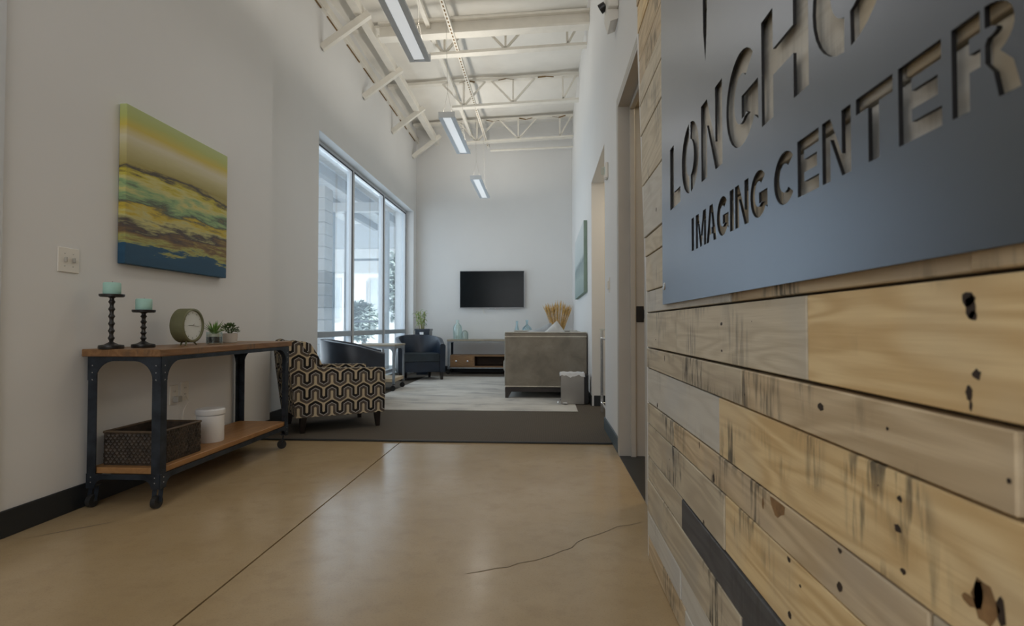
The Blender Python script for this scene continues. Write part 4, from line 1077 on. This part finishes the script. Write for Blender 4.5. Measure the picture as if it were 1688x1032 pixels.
bottle('glass_bottle', -.505, 9.95, pear, 'aqua_glass', 'small aqua glass bottle behind the sofa arm, slimmer of two', 'bottle', 'aqua bottles on the media stand', .92, 1.5)
bl = [(0, 0), (.085, 0), (.105, .02), (.108, .10), (.085, .155), (.040, .185), (.020, .20), (.020, .235), (.028, .245), (.028, .26), (.022, .26), (.016, .235), (.016, .20), (.036, .182), (.080, .152), (.103, .10), (.10, .022), (0, .007)]
bottle('glass_bottle', -.325, 9.99, bl, 'aqua_glass', 'wide round-bodied aqua glass bottle behind the sofa arm', 'bottle', 'aqua bottles on the media stand', .95, 1.36)

# tall planter with a bamboo-like plant in the back left corner
pl = empty('potted_plant', (-2.19, 9.79, .010)); T(pl, 'leafy lime green cane plant in a tall dark square planter', 'plant')
bm = B(); prism(bm, [(-.105, 0), (.105, 0), (.13, .80), (-.13, .80)], lambda a, b, d: (a, d * (1 + .19 * b / .80), b), -.105, .105)
box(bm, -.118, .118, -.118, .118, .80, .805); obj('planter', bm, M['planter'], pl)
bm = B(); [box(bm, *a, .790, .822, .003) for a in ((-.138, .138, -.138, -.118), (-.138, .138, .118, .138), (-.138, -.118, -.118, .118), (.118, .138, -.118, .118))]; obj('rim', bm, M['planter'], pl)
obj('soil', box(B(), -.117, .117, -.117, .117, .806, .816), M['soil'], pl)
o = obj('label_tag', box(B(), -.045, .025, -.134, -.130, .72, .765), M['plastic_white'], pl); o['label'] = 'white label'
for k in range(8):
    a = rnd.uniform(0, 6.28); r_ = rnd.uniform(.01, .07); bx, by_ = r_ * math.cos(a) - .02, r_ * math.sin(a); hh = rnd.uniform(.20, .36)
    lx, ly = bx * 1.8 + rnd.uniform(-.03, .03), by_ * 1.8
    obj('cane', tube(B(), [(bx, by_, .815), ((bx + lx) / 2, (by_ + ly) / 2, .815 + hh * .5), (lx, ly, .815 + hh)], .006, 6), M['stem'], pl)
    for q in range(9):
        f = .28 + .72 * q / 8; p = Vector((bx + (lx - bx) * f, by_ + (ly - by_) * f, .815 + hh * f)); b = q * 2.3 + k
        bm = B(); blade(bm, p, p + Vector((math.cos(b) * .075, math.sin(b) * .06, rnd.uniform(-.05, .05))), .010, .018); obj('leaf', bm, M['leaf_lime'] if (q + k) % 3 else M['leaf'], pl)

# wheat bundle in a floor vase behind the sofa
wh = empty('wheat_bundle', (.24, 9.95, .010)); T(wh, 'fan of dried golden wheat stalks in a vase behind the sofa', 'dried plant')
obj('vase', lathe(B(), [(0, 0), (.09, 0), (.11, .10), (.10, .35), (.06, .52), (.055, .60), (.065, .62), (.058, .62), (.048, .60), (0, .55)], seg=24), M['pot'], wh, True)
bm = B()
for k in range(150):
    a = rnd.uniform(-1, 1); b = rnd.uniform(-1, 1) * .5; l = rnd.uniform(.60, .74) * (1 - .10 * abs(a))
    p0 = Vector((a * .035, b * .03, .60)); sp = a * .36 + rnd.uniform(-.03, .03); p1 = p0 + Vector((sp * l * .95, b * .18 * l, l * math.cos(sp * .8)))
    if p1.x > .27: p1.x = .27 - rnd.uniform(0, .05)
    m_ = p0.lerp(p1, .62) + Vector((0, 0, .012)); tube(bm, [p0, m_, p1], [.0022, .0022, .0012], 4); d = (p1 - m_).normalized(); tube(bm, [p1 - d * .11, p1 - d * .05, p1 + d * .02], [.002, .0062, .001], 5)
o = obj('stalks', bm, M['wheat'], wh); o['kind'] = 'stuff'

# chrome desk in the niche
nd = empty('chrome_desk', (.98, 5.36, .010)); T(nd, 'narrow chrome-framed stand with a glass top in the right alcove', 'table')
bm = B()
for x in (-.40, .40):
    for y in (-.34, .26): box(bm, x - .014, x + .014, y - .014, y + .014, 0, .84, .002)
obj('frame', bm, M['chrome'], nd)
bm = B()
for z in (.095, .755):
    for x in (-.40, .40): cyl(bm, (x, -.326, z), (x, .246, z), .011, None, 10)
    for y in (-.34, .26): cyl(bm, (-.386, y, z), (.386, y, z), .011, None, 10)
obj('crossbar', bm, M['chrome'], nd, True)
obj('glass_top', box(B(), -.42, .42, -.36, .28, .84, .852, .002), M['clear_glass'], nd)
obj('dark_panel', box(B(), -.37, .37, -.345, -.325, .11, .74), M['base'], nd)

# ------------------------------------------------------------------ outside the windows
struct('ground', box(B(), -40, -2.77, -10, 50, -.25, -.05), M['concrete_out'], label='pale paving outside')
pr = struct('porch_roof', box(B(), -4.9, -2.78, 3.0, 13.5, 3.46, 3.52), M['porch'], label='corrugated metal porch roof')
bm = B()
for k in range(70): 
    y = 3.05 + k * .149
    prism(bm, [(y, 3.46), (y + .03, 3.44), (y + .075, 3.44), (y + .105, 3.46)], lambda a, b, d: (d, a, b), -4.9, -2.78)
o = obj('rib', bm, M['porch'], pr); o['kind'] = 'stuff'
for x in (-3.55, -4.25): struct('porch_beam', box(B(), x - .05, x + .05, 3.0, 13.5, 3.28, 3.44), M['porch_beam'], label='grey beam under the porch roof')
pc_ = struct('porch_column', box(B(), -4.06, -3.74, 9.03, 9.32, -.05, 3.28), M['concrete_out'], label='pale block column under the porch roof')
for k in range(16):
    z = -.04 + k * .207; off = .17 if k % 2 else .11
    for a, b in ((-4.09, -4.09 + off), (-4.085 + off, -3.71)): obj('block', box(B(), a, b, 9.0, 9.03, z, z + .198, .006), M['block_out'], pc_)
    obj('block', box(B(), -3.74, -3.71, 9.035, 9.35, z, z + .198, .006), M['block_out'], pc_)
# screen wall of glazing across the porch
YS = 10.15
fz = struct('porch_window', box(B(), -4.16, -2.80, YS - .07, YS + .07, 3.05, 3.22, .005), M['plastic_white'], label='white-framed glazed porch screen')
for x in (-4.09, -3.74, -2.99): struct('frame', box(B(), x - .045, x + .045, YS - .06, YS + .06, -.05, 3.05, .004), M['white_frame'], fz)
struct('frame', box(B(), -4.045, -4.0, YS - .05, YS + .05, -.05, 3.05, .004), M['grey_frame'], fz)
for z in (.25, .97, 2.14): struct('rail', box(B(), -3.695, -3.035, YS - .03, YS + .03, z - .02, z + .02, .004), M['grey_frame'], fz)
for a, b in ((-4.0, -3.785), (-3.695, -3.035), (-2.945, -2.80)): struct('pane', box(B(), a, b, YS - .004, YS + .004, .0, 3.05), M['pane'], fz)
bg = empty('neighbour_building', (-9, 26, 0)); T(bg, 'pale two storey building beyond the porch screen', 'building')
obj('wall', box(B(), -9, 4, 0, 6, -.05, 4.6), M['concrete_out'], bg)
obj('roof', prism(B(), [(-9.6, 4.6), (4.6, 4.6), (4.6, 4.9), (-2.5, 6.6), (-9.6, 4.9)], lambda a, b, d: (a, d, b), -.5, 6.2), M['porch_beam'], bg)
for x in (-7.5, -4.5, -1.5, 1.2):
    wv = obj('window', box(B(), x - .7, x + .7, -.08, .0, 1.2, 3.2), M['white_frame'], bg); obj('glazing', box(B(), x - .6, x + .6, -.1, -.08, 1.3, 3.1), M['out_glass'], wv)
def tree(x, y, h, r_, lab):
    t = empty('tree', (x, y, -.05)); T(t, lab, 'tree', 'trees outside the window')
    bm = tube(B(), [(0, 0, 0), (.05, .02, h * .35), (-.03, .05, h * .6)], [.07, .055, .03], 8)
    for k in range(5): a = k * 1.3; tube(bm, [(0, 0, h * (.3 + .06 * k)), (.5 * r_ * math.cos(a), .5 * r_ * math.sin(a), h * (.55 + .06 * k))], [.03, .012], 6)
    obj('trunk', bm, M['bark'], t)
    bm = B()
    for k in range(800):
        a, b_ = rnd.uniform(0, 6.28), rnd.uniform(-1, 1); q = rnd.random() ** .4; s = math.sqrt(1 - b_ * b_)
        p = Vector((r_ * q * s * math.cos(a), r_ * q * s * math.sin(a), h * .68 + h * .34 * q * b_)); d = Vector((rnd.uniform(-1, 1), rnd.uniform(-1, 1), rnd.uniform(-.6, .6))).normalized()
        blade(bm, p, p + d * .17, .05)
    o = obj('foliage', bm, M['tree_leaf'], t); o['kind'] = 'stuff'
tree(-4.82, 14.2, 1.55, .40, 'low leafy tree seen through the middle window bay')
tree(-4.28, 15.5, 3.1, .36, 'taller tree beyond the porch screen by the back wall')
